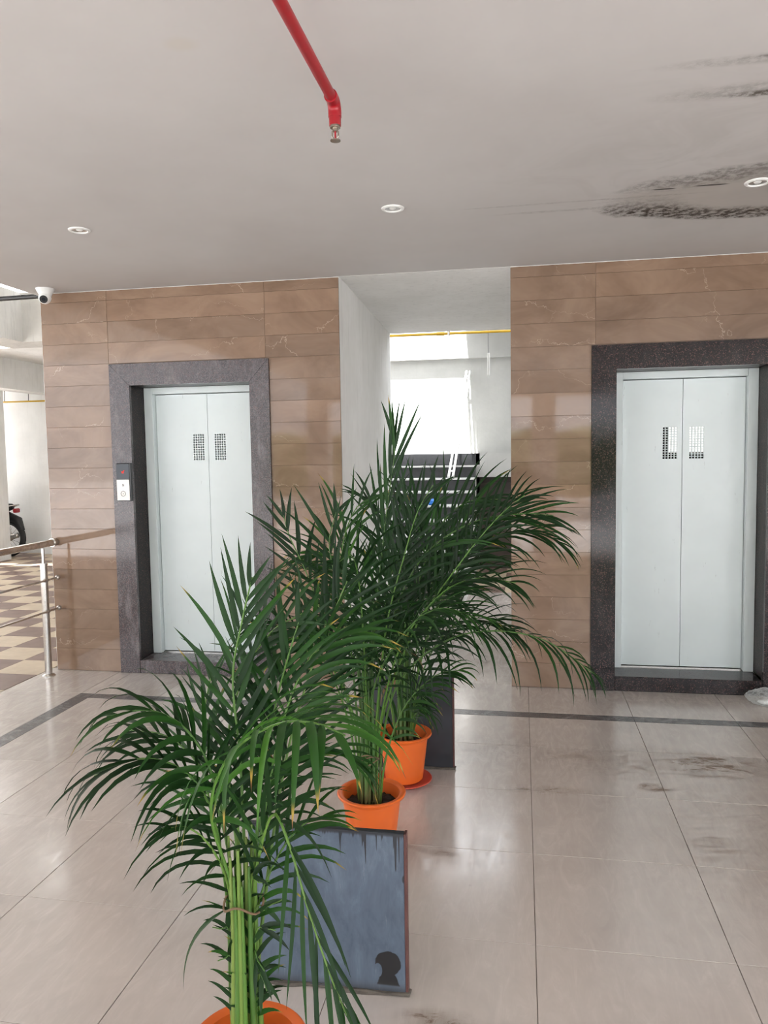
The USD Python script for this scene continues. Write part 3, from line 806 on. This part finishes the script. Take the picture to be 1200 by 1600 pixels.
t.apply_transform(trimesh.transformations.rotation_matrix(np.pi / 2, [1, 0, 0]))
obj('letter', moved(t, -0.008, -0.0312, -0.032), M['grey_mark'], pl)
ring = lathe([(0.0165, 0), (0.020, 0), (0.020, 0.002), (0.0165, 0.002)], 32)
ring.apply_transform(trimesh.transformations.rotation_matrix(np.pi / 2, [1, 0, 0]))
obj('call_button', moved(ring, 0.0, -0.0312, -0.086), M['grey_mark'], pl)
dot = lathe([(0, 0), (0.003, 0), (0.003, 0.002), (0, 0.002)], 12)
dot.apply_transform(trimesh.transformations.rotation_matrix(np.pi / 2, [1, 0, 0]))
obj('button_dot', moved(dot, 0.0, -0.0312, -0.086), M['grey_mark'], pl)

# ------------------------------------------------------------------ CCTV camera
cc = thing('security_camera', 'white turret security camera at the ceiling above the tiled wall end', 'camera', (-3.375, 5.12, CZ))
obj('mount', lathe([(0, -0.0005), (0.066, -0.0005), (0.062, -0.012), (0.046, -0.04), (0.040, -0.055), (0, -0.055)], 40), M['white_plastic'], cc, 30)
b = trimesh.creation.icosphere(3, 0.044)
obj('ball', moved(b, 0, -0.008, -0.066), M['white_plastic'], cc, True)
dirn = np.array([0.30, -0.86, -0.42])
dirn /= np.linalg.norm(dirn)
c0 = np.array([0, -0.008, -0.066])
obj('lens', cyl(c0 + dirn * 0.030, c0 + dirn * 0.0465, 0.027, 24), M['rubber'], cc, 30)
obj('lens_glass', cyl(c0 + dirn * 0.044, c0 + dirn * 0.048, 0.013, 20), M['black_glass'], cc, 30)

# ------------------------------------------------------------------ sprinkler pipe
sp = thing('sprinkler_pipe', 'red fire sprinkler pipe running along the ceiling to a metal head', 'sprinkler')
px_, pz_ = -0.598, 2.748
obj('pipe', tube([(px_, BACK + 0.1, pz_), (px_, 2.505, pz_)], 0.0170, 24), M['red'], sp, 30)
arc = [(px_, 2.50 + 0.032 * math.sin(a), pz_ - 0.032 + 0.032 * math.cos(a)) for a in np.linspace(0, np.pi / 2, 8)]
obj('elbow', tube([(px_, 2.475, pz_)] + arc + [(px_, 2.532, pz_ - 0.045)], 0.0215, 24), M['red'], sp, 40)
obj('nipple', tube([(px_, 2.532, pz_ - 0.03), (px_, 2.532, pz_ - 0.072)], 0.0195, 24), M['red'], sp, 30)
hd = obj('sprinkler_head', moved(lathe([(0, -0.072), (0.017, -0.072), (0.017, -0.079), (0.009, -0.080), (0.009, -0.090), (0, -0.090)], 20), px_, 2.532, pz_), M['chrome'], sp, 30)
obj('frame_arm', tube([(px_ - 0.010, 2.532, pz_ - 0.088), (px_ - 0.011, 2.532, pz_ - 0.105), (px_ - 0.003, 2.532, pz_ - 0.118)], 0.0025, 8), M['chrome'], hd)
obj('frame_arm', tube([(px_ + 0.010, 2.532, pz_ - 0.088), (px_ + 0.011, 2.532, pz_ - 0.105), (px_ + 0.003, 2.532, pz_ - 0.118)], 0.0025, 8), M['chrome'], hd)
obj('glass_bulb', tube([(px_, 2.532, pz_ - 0.088), (px_, 2.532, pz_ - 0.116)], 0.003, 8), M['red'], hd)
obj('deflector', moved(lathe([(0, -0.118), (0.017, -0.117), (0.017, -0.120), (0, -0.121)], 20), px_, 2.532, pz_), M['chrome'], hd, 30)
for y in (0.6, -1.5):
    obj('hanger', cat([cyl((px_, y, pz_ + 0.01), (px_, y, CZ), 0.005, 8), tube([(px_ + 0.019 * math.cos(a), y, pz_ + 0.019 * math.sin(a)) for a in np.linspace(0, 2 * np.pi, 20)], 0.003, 6)]), M['steel'], sp)

# ------------------------------------------------------------------ downlights
for i, (x, y, lab) in enumerate(((-2.336, 3.876, 'small round white ceiling light nearest the security camera'), (-0.633, 3.896, 'small round white ceiling light in clean ceiling ahead of the sprinkler head'), (1.076, 3.902, 'small round white ceiling light inside the mouldy damp patch'))):
    dl = thing('ceiling_light', lab, 'ceiling light', (x, y, CZ), 'recessed ceiling lights')
    obj('ring', lathe([(0.040, 0.0), (0.058, -0.0005), (0.057, -0.005), (0.050, -0.009), (0.043, -0.008), (0.040, -0.003)], 40), M['white_plastic'], dl, 40)
    obj('reflector', lathe([(0, -0.0006), (0.041, -0.0006), (0.041, -0.0035), (0.02, -0.0015), (0, -0.0015)], 32), M['steel'], dl, 40)
    obj('lens', lathe([(0, -0.0016), (0.018, -0.0016), (0.014, -0.005), (0, -0.0062)], 24), M['white_plastic'], dl, 40)

# ------------------------------------------------------------------ upright slabs
for (x0, x1, y, h, lab, m) in ((-0.818, -0.338, 2.134, 0.499, 'blue-grey stone slab with black drips, standing behind the front palm', 'slab'), (-0.822, -0.344, 3.793, 0.481, 'dark stone slab standing upright behind the rear orange pot', 'slab2')):
    if m == 'slab2':
        m = M.setdefault('slab2', simple('dark_slab_stone', (0.030, 0.033, 0.040), 0.38, var=0.35, vscale=6))
    else:
        m = M['slab']
    s = thing('stone_slab', lab, 'stone slab', (0, 0, 0), 'upright stone slabs')
    f = obj('face_slab', rbx(x0, x1 - 0.004, y, y + 0.022, 0.006, h, 0.002), m, s)
    obj('edge_trim', rbx(x1 - 0.0035, x1 + 0.004, y + 0.001, y + 0.030, 0.006, h - 0.002, 0.001), M.setdefault('edge', simple('reddish_edge', (0.10, 0.04, 0.035), 0.6, var=0.3)), s)
    mort = trimesh.creation.box((x1 - x0 + 0.008, 0.034, 0.012)).subdivide().subdivide().subdivide()
    v = np.array(mort.vertices)
    v += (meshkit.noise(v * 60 + 3)[:, None] - 0.5) * np.array([0.02, 0.022, 0.010])
    mort.vertices = v
    obj('mortar_bed', moved(mort, (x0 + x1) / 2, y + 0.010, 0.007), M.setdefault('mortar', simple('dirty_mortar', (0.10, 0.085, 0.07), 0.9, var=0.4, vscale=30)), s)

# ------------------------------------------------------------------ plastic bag
v0 = trimesh.creation.icosphere(4, 1.0)
v = np.array(v0.vertices)
n = meshkit.fbm(v * 1.7 + 5, 4, 3) - 0.5
n2 = np.abs(meshkit.fbm(v * 3.3 + 9, 3, 8) - 0.5)
r = 1 + 0.5 * n - 0.55 * n2
v = v * r[:, None]
v[:, 2] = np.where(v[:, 2] < -0.5, -0.5 + (v[:, 2] + 0.5) * 0.1, v[:, 2])
v *= np.array([0.115, 0.075, 0.062])
a = math.radians(-48)
v = v @ np.array([[math.cos(a), math.sin(a), 0], [-math.sin(a), math.cos(a), 0], [0, 0, 1]])
v[:, 2] -= v[:, 2].min() - 0.001
v0.vertices = v
bag = thing('plastic_bag', 'crumpled clear plastic bag on the floor against the lift sill', 'plastic bag', (1.50, 5.085, 0))
obj('film', v0, M['film'], bag, True)
w0 = trimesh.creation.icosphere(3, 1.0)
v = np.array(w0.vertices)
v *= (1 + 0.7 * (meshkit.fbm(v * 2 + 2, 3, 5) - 0.5))[:, None]
v *= np.array([0.055, 0.03, 0.014])
v[:, 2] -= v[:, 2].min() - 0.004
w0.vertices = v + np.array([0.012, -0.028, 0])
obj('contents', w0, M['white_plastic'], bag, True, label='white scrap inside the clear bag')

# ------------------------------------------------------------------ potted palms
def unit(a):
    a = np.asarray(a, float)
    return a / max(np.linalg.norm(a), 1e-9)


def catmull(pts, n):
    p = np.asarray(pts, float)
    p = np.vstack([2 * p[0] - p[1], p, 2 * p[-1] - p[-2]])
    seg = len(p) - 3
    out = []
    for u in np.linspace(0, seg - 1e-6, n):
        i = int(u)
        t = u - i
        a, b, c, d_ = p[i:i + 4]
        out.append(0.5 * (2 * b + (c - a) * t + (2 * a - 5 * b + 4 * c - d_) * t * t + (3 * b - a - 3 * c + d_) * t ** 3))
    out = np.array(out)
    # even spacing along the curve
    s = np.concatenate([[0], np.cumsum(np.linalg.norm(np.diff(out, axis=0), axis=1))])
    q = np.linspace(0, s[-1], n)
    return np.stack([np.interp(q, s, out[:, k]) for k in range(3)], 1)


def leaflet(p0, d0, n0, L, W, droop, u, seg=7):
    """one long palm leaflet: folded along its midrib, bending under its own weight"""
    d_ = unit(d0)
    n_ = unit(n0 - d_ * (n0 @ d_))
    pts, dirs, nrm = [np.array(p0)], [d_], [n_]
    ds = L / seg
    curl = rng.normal(0, 0.05)
    for k in range(seg):
        f = (k + 1) / seg
        d_ = unit(d_ + np.array([curl * 0.3, curl * 0.2, -droop * 0.42 * f]))
        n_ = unit(n_ - d_ * (n_ @ d_))
        pts.append(pts[-1] + d_ * ds)
        dirs.append(d_)
        nrm.append(n_)
    tw = rng.normal(0, 0.25)
    V, UV = [], []
    for k in range(seg + 1):
        f = k / seg
        w = 0.5 * W * min(1.0, 0.35 + f * 3.2) * max(0.0, 1 - f ** 2.6)
        b = np.cross(dirs[k], nrm[k])
        a = tw * f
        b2 = b * math.cos(a) + nrm[k] * math.sin(a)
        n2 = nrm[k] * math.cos(a) - b * math.sin(a)
        V += [pts[k] - b2 * w + n2 * w * 0.28, pts[k], pts[k] + b2 * w + n2 * w * 0.28]
        UV += [(u, f)] * 3
    F = []
    for k in range(seg):
        a = 3 * k
        for c in (0, 1):
            F += [(a + c, a + c + 1, a + c + 4), (a + c, a + c + 4, a + c + 3)]
    return np.array(V), np.array(F), np.array(UV)


def tube_uv(pts, r, u, seg=7):
    t = tube(pts, r, seg)
    n = len(pts)
    v = np.concatenate([np.repeat(np.linspace(0, 1, n), seg), [0, 1]])
    return t, np.stack([np.full(len(v), u), v], 1)


class Palm:
    MOST = 296

    def __init__(s, label, loc):
        s.t = thing('potted_palm', label, 'potted palm', (0, 0, 0), 'potted palms between the stone slabs')
        s.loc, s.n = loc, 0
        s.massV, s.massF, s.massUV, s.k = [], [], [], 0
        x, y = loc
        r1, r0, h = 0.118, 0.092, 0.25
        prof = [(0, 0.018), (r0 - 0.006, 0.018), (r0, 0.024), (r1 - 0.001, h - 0.026), (r1 + 0.002, h - 0.022), (r1 + 0.018, h - 0.012), (r1 + 0.021, h - 0.004), (r1 + 0.017, h), (r1 + 0.006, h), (r1 - 0.004, h - 0.006), (r1 - 0.010, h - 0.05), (0.080, h - 0.20), (0, h - 0.20)]
        obj('pot', moved(lathe(prof, 56), x, y, 0), M['orange'], s.t, 40)
        sau = [(0, 0.002), (0.105, 0.002), (0.130, 0.018), (0.137, 0.020), (0.134, 0.023), (0.127, 0.020), (0.104, 0.008), (0, 0.008)]
        obj('saucer', moved(lathe(sau, 48), x, y, 0), M['terracotta'], s.t, 40)
        disc = trimesh.creation.cylinder(0.105, 0.05, sections=48).subdivide().subdivide()
        v = np.array(disc.vertices)
        v[:, 2] += np.where(v[:, 2] > 0, (meshkit.fbm(np.c_[v[:, :2] * 45, v[:, 2]], 3, 4) - 0.5) * 0.03, 0)
        disc.vertices = v
        obj('soil', moved(disc, x, y, h - 0.072), M['soil'], s.t, True)

    def frond(s, pts, L, W, pairs, t0, a0, a1, droop, face, phi, stem_r=0.0050, tone=None):
        x, y = s.loc
        pts = [tuple(p) for p in pts]
        b = np.array(pts[0])
        root = np.array([x + (b[0] - x) * 0.75, y + (b[1] - y) * 0.75, 0.19])
        if b[2] > 0.24:
            pts = [tuple(root)] + pts
        jit = rng.normal(0, 0.006, 3)
        pts = [tuple(np.array(p) + jit * (0.3 + 0.7 * (i > 1))) for i, p in enumerate(pts)]
        c = catmull(pts, 44)
        n = len(c)
        T = np.gradient(c, axis=0)
        T /= np.linalg.norm(T, axis=1, keepdims=True)
        rad = stem_r * (1 - 0.82 * np.linspace(0, 1, n) ** 0.9) + 0.0009
        u0 = rng.uniform(0.1, 0.7)
        m, uv = tube_uv(c, rad, u0)
        fr = obj('frond', m, M['cane'], s.t, True, uv)
        face = unit(face)
        base = rng.uniform(0.1, 0.75) if tone is None else tone * 0.85
        for i in range(pairs):
            f = (i + 0.5) / pairs
            t = t0 + (1 - t0) * (f ** 0.92) * 0.992
            k = t * (n - 1)
            i0 = min(int(k), n - 2)
            p = c[i0] + (c[i0 + 1] - c[i0]) * (k - i0)
            tt = T[i0]
            N = unit(face - tt * (face @ tt))
            S = np.cross(tt, N)
            prof = 0.55 + 0.45 * math.sin(math.pi * min(1, 0.12 + f * 0.75))
            if f > 0.8:
                prof *= 1 - 0.45 * (f - 0.8) / 0.2
            for sgn in (-1, 1):
                if rng.random() < 0.03:
                    continue
                th = math.radians(a0 + (a1 - a0) * f + rng.normal(0, 4))
                ph = math.radians(phi + rng.normal(0, 8))
                d_ = math.cos(th) * tt + math.sin(th) * (sgn * S * math.cos(ph) + N * math.sin(ph))
                u = float(np.clip(base + rng.normal(0, 0.13), 0.02, 0.98))
                V, F, UV = leaflet(p, d_, N, L * prof * rng.uniform(0.9, 1.08), W * rng.uniform(0.85, 1.12) * (0.8 + 0.2 * prof), droop * rng.uniform(0.7, 1.3), u)
                s.put(V, F, UV, fr)
        return fr

    def put(s, V, F, UV, parent):
        if s.n < s.MOST:
            s.n += 1
            obj('leaflet', trimesh.Trimesh(V, F, process=False), M['leaf'], parent, True, UV)
        else:
            s.massV.append(V)
            s.massF.append(F + s.k)
            s.massUV.append(UV)
            s.k += len(V)

    def canes(s, spots, top, spread=0.0, tone=(0.2, 1.0)):
        x, y = s.loc
        for i, (dx, dy, h, r) in enumerate(spots):
            p = [(x + dx * 1.1, y + dy * 1.1, 0.19), (x + dx, y + dy, 0.30), (x + dx * 0.85, y + dy * 0.85, (0.3 + h) / 2), (x + dx * (0.9 + spread), y + dy * (0.9 + spread), h)]
            c = catmull(p, 16)
            rr = 0.82 * r * np.concatenate([np.linspace(1.15, 1.0, 8), np.linspace(1.0, 0.45, 8)])
            m_, uv = tube_uv(c, rr, rng.uniform(*tone), 9)
            obj('cane', m_, M['cane'], s.t, True, uv)

    def finish(s):
        if s.massV:
            obj('leaflet_mass', trimesh.Trimesh(np.vstack(s.massV), np.vstack(s.massF), process=False), M['leaf'], s.t, True, np.vstack(s.massUV), kind='stuff')


FRONDS_FRONT = [
    ([(-0.651,1.62,0.321),(-0.638,1.62,0.588),(-0.651,1.65,0.879),(-0.676,1.68,1.082),(-0.649,1.68,1.22),(-0.617,1.67,1.327)],0.235,0.0145,14,0.5,42,20,0.05,(0,-1,0.15),12),
    ([(-0.667,1.62,0.319),(-0.665,1.62,0.586),(-0.683,1.6,0.838),(-0.729,1.57,0.989),(-0.802,1.53,1.057),(-0.892,1.5,1.049)],0.21,0.0165,11,0.55,58,22,0.8,(0,-0.25,1),10),
    ([(-0.673,1.62,0.319),(-0.674,1.62,0.585),(-0.686,1.57,0.822),(-0.74,1.53,0.927),(-0.821,1.5,0.953),(-0.909,1.48,0.918)],0.26,0.0145,16,0.48,58,22,0.95,(0,-0.3,1),10),
    ([(-0.634,1.61,0.331),(-0.641,1.6,0.599),(-0.67,1.55,0.818),(-0.602,1.49,0.976),(-0.475,1.41,1.079),(-0.37,1.33,1.118),(-0.299,1.28,1.116)],0.28,0.0185,15,0.48,62,25,1.05,(0,-0.2,1),10,0.005,0.98),
    ([(-0.626,1.62,0.324),(-0.595,1.6,0.604),(-0.537,1.57,0.796),(-0.483,1.52,0.76),(-0.433,1.48,0.647),(-0.382,1.45,0.534),(-0.344,1.44,0.45)],0.27,0.0115,13,0.4,24,10,0.5,(0.3,-1,0.2),10),
    ([(-0.624,1.64,0.31),(-0.605,1.67,0.561),(-0.582,1.77,0.834),(-0.541,1.86,1.034),(-0.494,1.92,1.171),(-0.454,1.94,1.27)],0.28,0.0135,16,0.48,46,22,0.2,(0.2,-1,0.3),12),
    ([(-0.627,1.63,0.317),(-0.61,1.65,0.588),(-0.564,1.7,0.91),(-0.509,1.74,1.086),(-0.451,1.78,1.156),(-0.364,1.82,1.172)],0.26,0.0135,15,0.5,52,22,0.55,(0,-0.6,0.8),12),
    ([(-0.679,1.65,0.296),(-0.714,1.7,0.55),(-0.799,1.8,0.758),(-0.834,1.88,0.931),(-0.826,1.92,1.033)],0.2,0.013,9,0.5,44,20,0.2,(-0.3,-1,0.2),12),
    ([(-0.649,1.64,0.307),(-0.646,1.67,0.574),(-0.631,1.72,0.836),(-0.593,1.73,1.023),(-0.552,1.72,1.152),(-0.525,1.72,1.23)],0.24,0.0135,13,0.5,46,20,0.2,(0,-1,0.3),12),
    ([(-0.658,1.63,0.313),(-0.667,1.64,0.574),(-0.693,1.64,0.75),(-0.756,1.67,0.857),(-0.85,1.7,0.911),(-0.956,1.72,0.914)],0.22,0.0125,13,0.5,54,22,0.7,(0,-0.4,1),10),
    ([(-0.613,1.62,0.326),(-0.594,1.62,0.546),(-0.552,1.65,0.671),(-0.494,1.68,0.745),(-0.44,1.7,0.755)],0.2,0.013,10,0.45,52,22,0.55,(0,-0.4,1),10),
    ([(-0.653,1.64,0.306),(-0.665,1.67,0.572),(-0.711,1.72,0.879),(-0.681,1.76,1.058),(-0.606,1.76,1.172),(-0.518,1.74,1.225)],0.24,0.0135,13,0.5,50,22,0.45,(0,-0.7,0.6),12),
    ([(-0.653,1.61,0.329),(-0.657,1.6,0.598),(-0.673,1.56,0.724),(-0.71,1.52,0.8),(-0.757,1.48,0.817)],0.15,0.012,8,0.5,52,22,0.6,(0,-0.4,1),10),
    ([(-0.644,1.65,0.3),(-0.634,1.68,0.553),(-0.628,1.74,0.714),(-0.602,1.82,0.812),(-0.517,1.88,0.843),(-0.424,1.92,0.798)],0.24,0.0125,13,0.5,54,22,0.7,(0,-0.4,1),10),
]
FRONDS_MIDDLE = [
    ([(-0.609,2.95,0.104),(-0.616,2.95,0.476),(-0.579,2.98,0.991),(-0.528,2.98,1.401),(-0.497,2.98,1.603),(-0.503,2.98,1.703)],0.32,0.016,12,0.56,17,9,0.03,(0,-1,0.1),10),
    ([(-0.577,2.95,0.106),(-0.571,2.95,0.478),(-0.531,2.95,0.87),(-0.394,2.95,1.19),(-0.194,2.95,1.341),(-0.001,2.95,1.377),(0.118,2.95,1.37)],0.33,0.0135,22,0.42,52,18,0.32,(0,-0.75,0.6),12),
    ([(-0.572,2.95,0.106),(-0.553,2.95,0.453),(-0.477,2.9,0.719),(-0.302,2.87,0.888),(-0.119,2.85,0.942),(0.079,2.85,0.911),(0.263,2.85,0.785)],0.27,0.0135,21,0.42,74,20,1.5,(0,-0.3,1),10),
    ([(-0.63,2.95,0.102),(-0.65,2.95,0.474),(-0.679,2.95,0.866),(-0.727,2.93,1.114),(-0.75,2.93,1.266),(-0.711,2.93,1.405)],0.28,0.017,12,0.45,50,22,0.18,(0,-1,0.2),12),
    ([(-0.641,2.95,0.101),(-0.676,2.95,0.473),(-0.738,2.9,0.748),(-0.845,2.85,0.923),(-0.959,2.83,0.976),(-1.066,2.83,0.922)],0.28,0.0135,17,0.42,56,22,0.75,(0,-0.4,1),10),
    ([(-0.604,2.95,0.104),(-0.61,2.95,0.476),(-0.596,2.85,0.892),(-0.59,2.75,1.145),(-0.599,2.67,1.25),(-0.635,2.6,1.225)],0.3,0.014,18,0.42,58,24,0.65,(0.1,-0.6,0.8),10),
    ([(-0.577,2.95,0.106),(-0.566,2.95,0.478),(-0.475,2.9,0.833),(-0.317,2.85,1.059),(-0.172,2.83,1.137),(-0.024,2.8,1.128)],0.3,0.013,19,0.42,56,20,0.6,(0,-0.5,0.9),10),
    ([(-0.598,2.95,0.104),(-0.582,2.95,0.477),(-0.524,2.9,0.933),(-0.44,2.87,1.238),(-0.386,2.85,1.398),(-0.329,2.85,1.493)],0.29,0.014,17,0.42,46,20,0.2,(0,-1,0.3),12),
    ([(-0.625,2.95,0.103),(-0.645,2.95,0.448),(-0.676,2.85,0.675),(-0.736,2.75,0.839),(-0.807,2.7,0.887),(-0.891,2.65,0.825)],0.25,0.013,15,0.42,56,22,0.8,(0,-0.3,1),10),
    ([(-0.572,2.95,0.106),(-0.542,2.95,0.374),(-0.464,2.97,0.594),(-0.34,2.98,0.726),(-0.226,2.98,0.756)],0.2,0.014,12,0.42,54,22,0.7,(0,-0.4,1),10),
    ([(-0.588,2.95,0.105),(-0.566,2.95,0.478),(-0.424,2.9,0.885),(-0.231,2.87,1.179),(-0.083,2.87,1.36),(0.015,2.87,1.442)],0.28,0.0135,19,0.42,50,20,0.35,(-0.2,-0.8,0.6),12),
    ([(-0.629,2.97,0.092),(-0.643,2.99,0.459),(-0.673,3.03,0.9),(-0.725,3.05,1.187),(-0.668,3.05,1.384),(-0.574,3.05,1.449)],0.26,0.0145,13,0.45,48,20,0.3,(0,-1,0.4),12),
    ([(-0.605,2.93,0.114),(-0.61,2.91,0.465),(-0.544,2.83,0.749),(-0.406,2.75,0.969),(-0.282,2.69,1.055),(-0.154,2.63,1.036)],0.27,0.013,17,0.42,56,20,0.7,(0,-0.4,1),10),
    ([(-0.641,2.95,0.101),(-0.665,2.97,0.439),(-0.762,3.0,0.798),(-0.868,3.0,1.113),(-0.936,2.99,1.272),(-0.961,2.99,1.376)],0.24,0.0185,11,0.5,36,18,0.12,(0,-1,0.2),12),
]
FRONDS_REAR = [
    ([(-0.578,3.63,0.048),(-0.563,3.63,0.386),(-0.529,3.63,0.862),(-0.401,3.63,1.235),(-0.269,3.63,1.372),(-0.119,3.63,1.386)],0.36,0.016,20,0.42,52,20,0.4,(0,-0.8,0.5),12),
    ([(-0.593,3.63,0.047),(-0.597,3.63,0.449),(-0.62,3.63,1.017),(-0.654,3.63,1.296),(-0.731,3.63,1.405)],0.34,0.016,17,0.45,48,20,0.3,(0,-1,0.3),12),
    ([(-0.562,3.63,0.049),(-0.508,3.63,0.516),(-0.342,3.63,1.005),(-0.135,3.63,1.205),(0.057,3.63,1.236),(0.188,3.63,1.177)],0.36,0.0152,24,0.42,56,20,0.7,(0,-0.5,0.9),10),
    ([(-0.609,3.63,0.046),(-0.635,3.63,0.447),(-0.749,3.63,0.905),(-0.895,3.63,1.108),(-1.058,3.63,1.091)],0.34,0.0152,18,0.42,54,20,0.5,(0,-0.6,0.8),10),
    ([(-0.578,3.63,0.048),(-0.552,3.63,0.546),(-0.495,3.63,1.049),(-0.513,3.63,1.327),(-0.558,3.63,1.45)],0.32,0.016,16,0.45,44,20,0.2,(0,-1,0.3),12),
    ([(-0.562,3.63,0.049),(-0.503,3.63,0.453),(-0.375,3.63,0.725),(-0.197,3.63,0.822),(-0.032,3.63,0.765)],0.32,0.0145,18,0.42,56,20,0.7,(0,-0.4,1),10),
    ([(-0.603,3.63,0.047),(-0.636,3.63,0.383),(-0.717,3.58,0.696),(-0.83,3.53,0.798),(-0.945,3.48,0.73)],0.3,0.0145,16,0.42,56,20,0.7,(0,-0.4,1),10),
    ([(-0.571,3.63,0.048),(-0.535,3.63,0.388),(-0.43,3.58,0.812),(-0.302,3.53,1.081),(-0.218,3.53,1.231)],0.33,0.016,17,0.42,48,20,0.3,(0,-0.9,0.4),12),
    ([(-0.587,3.65,0.039),(-0.548,3.68,0.435),(-0.453,3.73,0.907),(-0.358,3.75,1.128),(-0.17,3.75,1.223)],0.34,0.0152,18,0.42,54,20,0.5,(0,-0.6,0.8),10),
    ([(-0.581,3.61,0.056),(-0.589,3.58,0.433),(-0.643,3.53,0.818),(-0.594,3.48,1.071),(-0.502,3.43,1.167)],0.3,0.0152,17,0.42,52,20,0.5,(0,-0.8,0.6),10),
]

front = Palm('potted palm with bright green canes, in front of the drip-stained slab', (-0.628, 1.60))
for f in FRONDS_FRONT:
    front.frond(*f)
front.canes([(-0.034, 0.0, 0.74, 0.0075), (-0.024, -0.018, 0.70, 0.0085), (-0.014, 0.012, 0.78, 0.009), (-0.002, -0.024, 0.72, 0.0095), (0.010, 0.0, 0.74, 0.009), (0.022, -0.016, 0.68, 0.0085), (0.031, 0.004, 0.74, 0.008), (-0.028, 0.022, 0.7, 0.007), (0.016, 0.022, 0.76, 0.008), (-0.012, -0.028, 0.66, 0.0075), (0.026, 0.020, 0.70, 0.007), (0.008, -0.03, 0.64, 0.006)], 0.8, 0.05)
# little shoots low on the canes
for (bx_, bz_, tx_, tz_, dy_, L_) in ((0.022, 0.62, 0.075, 0.665, -0.03, 0.10), (0.03, 0.50, 0.085, 0.53, -0.03, 0.12), (0.03, 0.46, 0.075, 0.46, -0.05, 0.11), (0.03, 0.42, 0.06, 0.40, -0.04, 0.10), (0.025, 0.55, 0.08, 0.58, 0.03, 0.10), (-0.03, 0.50, -0.065, 0.53, -0.02, 0.09), (-0.03, 0.44, -0.06, 0.45, -0.02, 0.07)):
    x_, y_ = front.loc
    p0 = (x_ + bx_, y_ - 0.01, bz_)
    p2 = (x_ + tx_, y_ + dy_, tz_)
    p1 = tuple((np.array(p0) + np.array(p2)) / 2 + np.array([0, 0, 0.008]))
    front.frond([p0, p1, p2], L_, 0.013, 3, 0.3, 48, 14, 0.5, (0, -0.8, 0.6), 10, 0.0025)
V, F, UV = leaflet((-0.668, 1.575, 0.575), (-0.5, -0.3, -0.25), (-0.6, -0.3, 0.6), 0.20, 0.021, 1.6, 0.6, 10)
fr = obj('twine_tie', tube([(-0.628 + 0.046 * math.cos(a), 1.60 + 0.040 * math.sin(a), 0.585 + 0.01 * math.sin(3 * a)) for a in np.linspace(0, 2 * np.pi, 30)], 0.0028, 6), M['twine'], front.t, True)
obj('leaflet', trimesh.Trimesh(V, F, process=False), M['leaf'], front.t, True, UV)
front.finish()

middle = Palm('potted palm with a tied stem bundle, in the orange pot between the two slabs', (-0.600, 2.95))
for f in FRONDS_MIDDLE:
    middle.frond(*f)
ang = np.linspace(0, 2 * np.pi, 10, endpoint=False)
middle.canes([(-0.01 + 0.030 * math.cos(a) * rng.uniform(0.5, 1), 0.030 * math.sin(a) * rng.uniform(0.5, 1), rng.uniform(0.85, 1.05), rng.uniform(0.006, 0.0085)) for a in ang], 1.0, 0.8, (0.0, 0.3))
for z in (0.375, 0.392, 0.40):
    obj('twine_tie', tube([(-0.608 + 0.042 * math.cos(a), 2.95 + 0.040 * math.sin(a), z + 0.012 * math.sin(2 * a + z * 90)) for a in np.linspace(0, 2 * np.pi, 30)], 0.0026, 6), M['twine'], middle.t, True)
middle.finish()

rear = Palm('potted palm in the rear orange pot with a red saucer, beside the dark slab', (-0.572, 3.625))
for f in FRONDS_REAR:
    rear.frond(*f)
ang = np.linspace(0.3, 2 * np.pi + 0.3, 9, endpoint=False)
rear.canes([(0.045 * math.cos(a) * rng.uniform(0.5, 1), 0.040 * math.sin(a) * rng.uniform(0.5, 1), rng.uniform(0.8, 1.1), rng.uniform(0.006, 0.008)) for a in ang], 1.0, 1.2, (0.0, 0.4))
# thin grassy shoots and dry leaves hanging over the rim
for k in range(9):
    a = rng.uniform(-0.9, 0.7)
    x_, y_ = rear.loc
    p0 = np.array([x_ + 0.05 * math.cos(a), y_ - 0.03 + 0.03 * math.sin(a), 0.24])
    p1 = p0 + np.array([0.04 * math.cos(a), -0.03, rng.uniform(0.10, 0.24)])
    p2 = p1 + np.array([rng.uniform(0.03, 0.10), -0.04, rng.uniform(-0.03, 0.07)])
    rear.frond([tuple(p0), tuple(p1), tuple(p2)], 0.15, 0.009, 3, 0.4, 40, 12, 1.1, (0, -0.5, 1), 10, 0.002)
for k in range(6):
    a = rng.uniform(0, 6.28)
    V, F, UV = leaflet((-0.59 + 0.04 * math.cos(a), 3.60 + 0.03 * math.sin(a), rng.uniform(0.45, 0.75)), (math.cos(a), -abs(math.sin(a)), 0.2), (0, 0, 1), 0.16, 0.014, 1.5, 0.5)
    obj('dry_leaf', trimesh.Trimesh(V, F, process=False), M['dry'], rear.t, True, UV)
rear.finish()
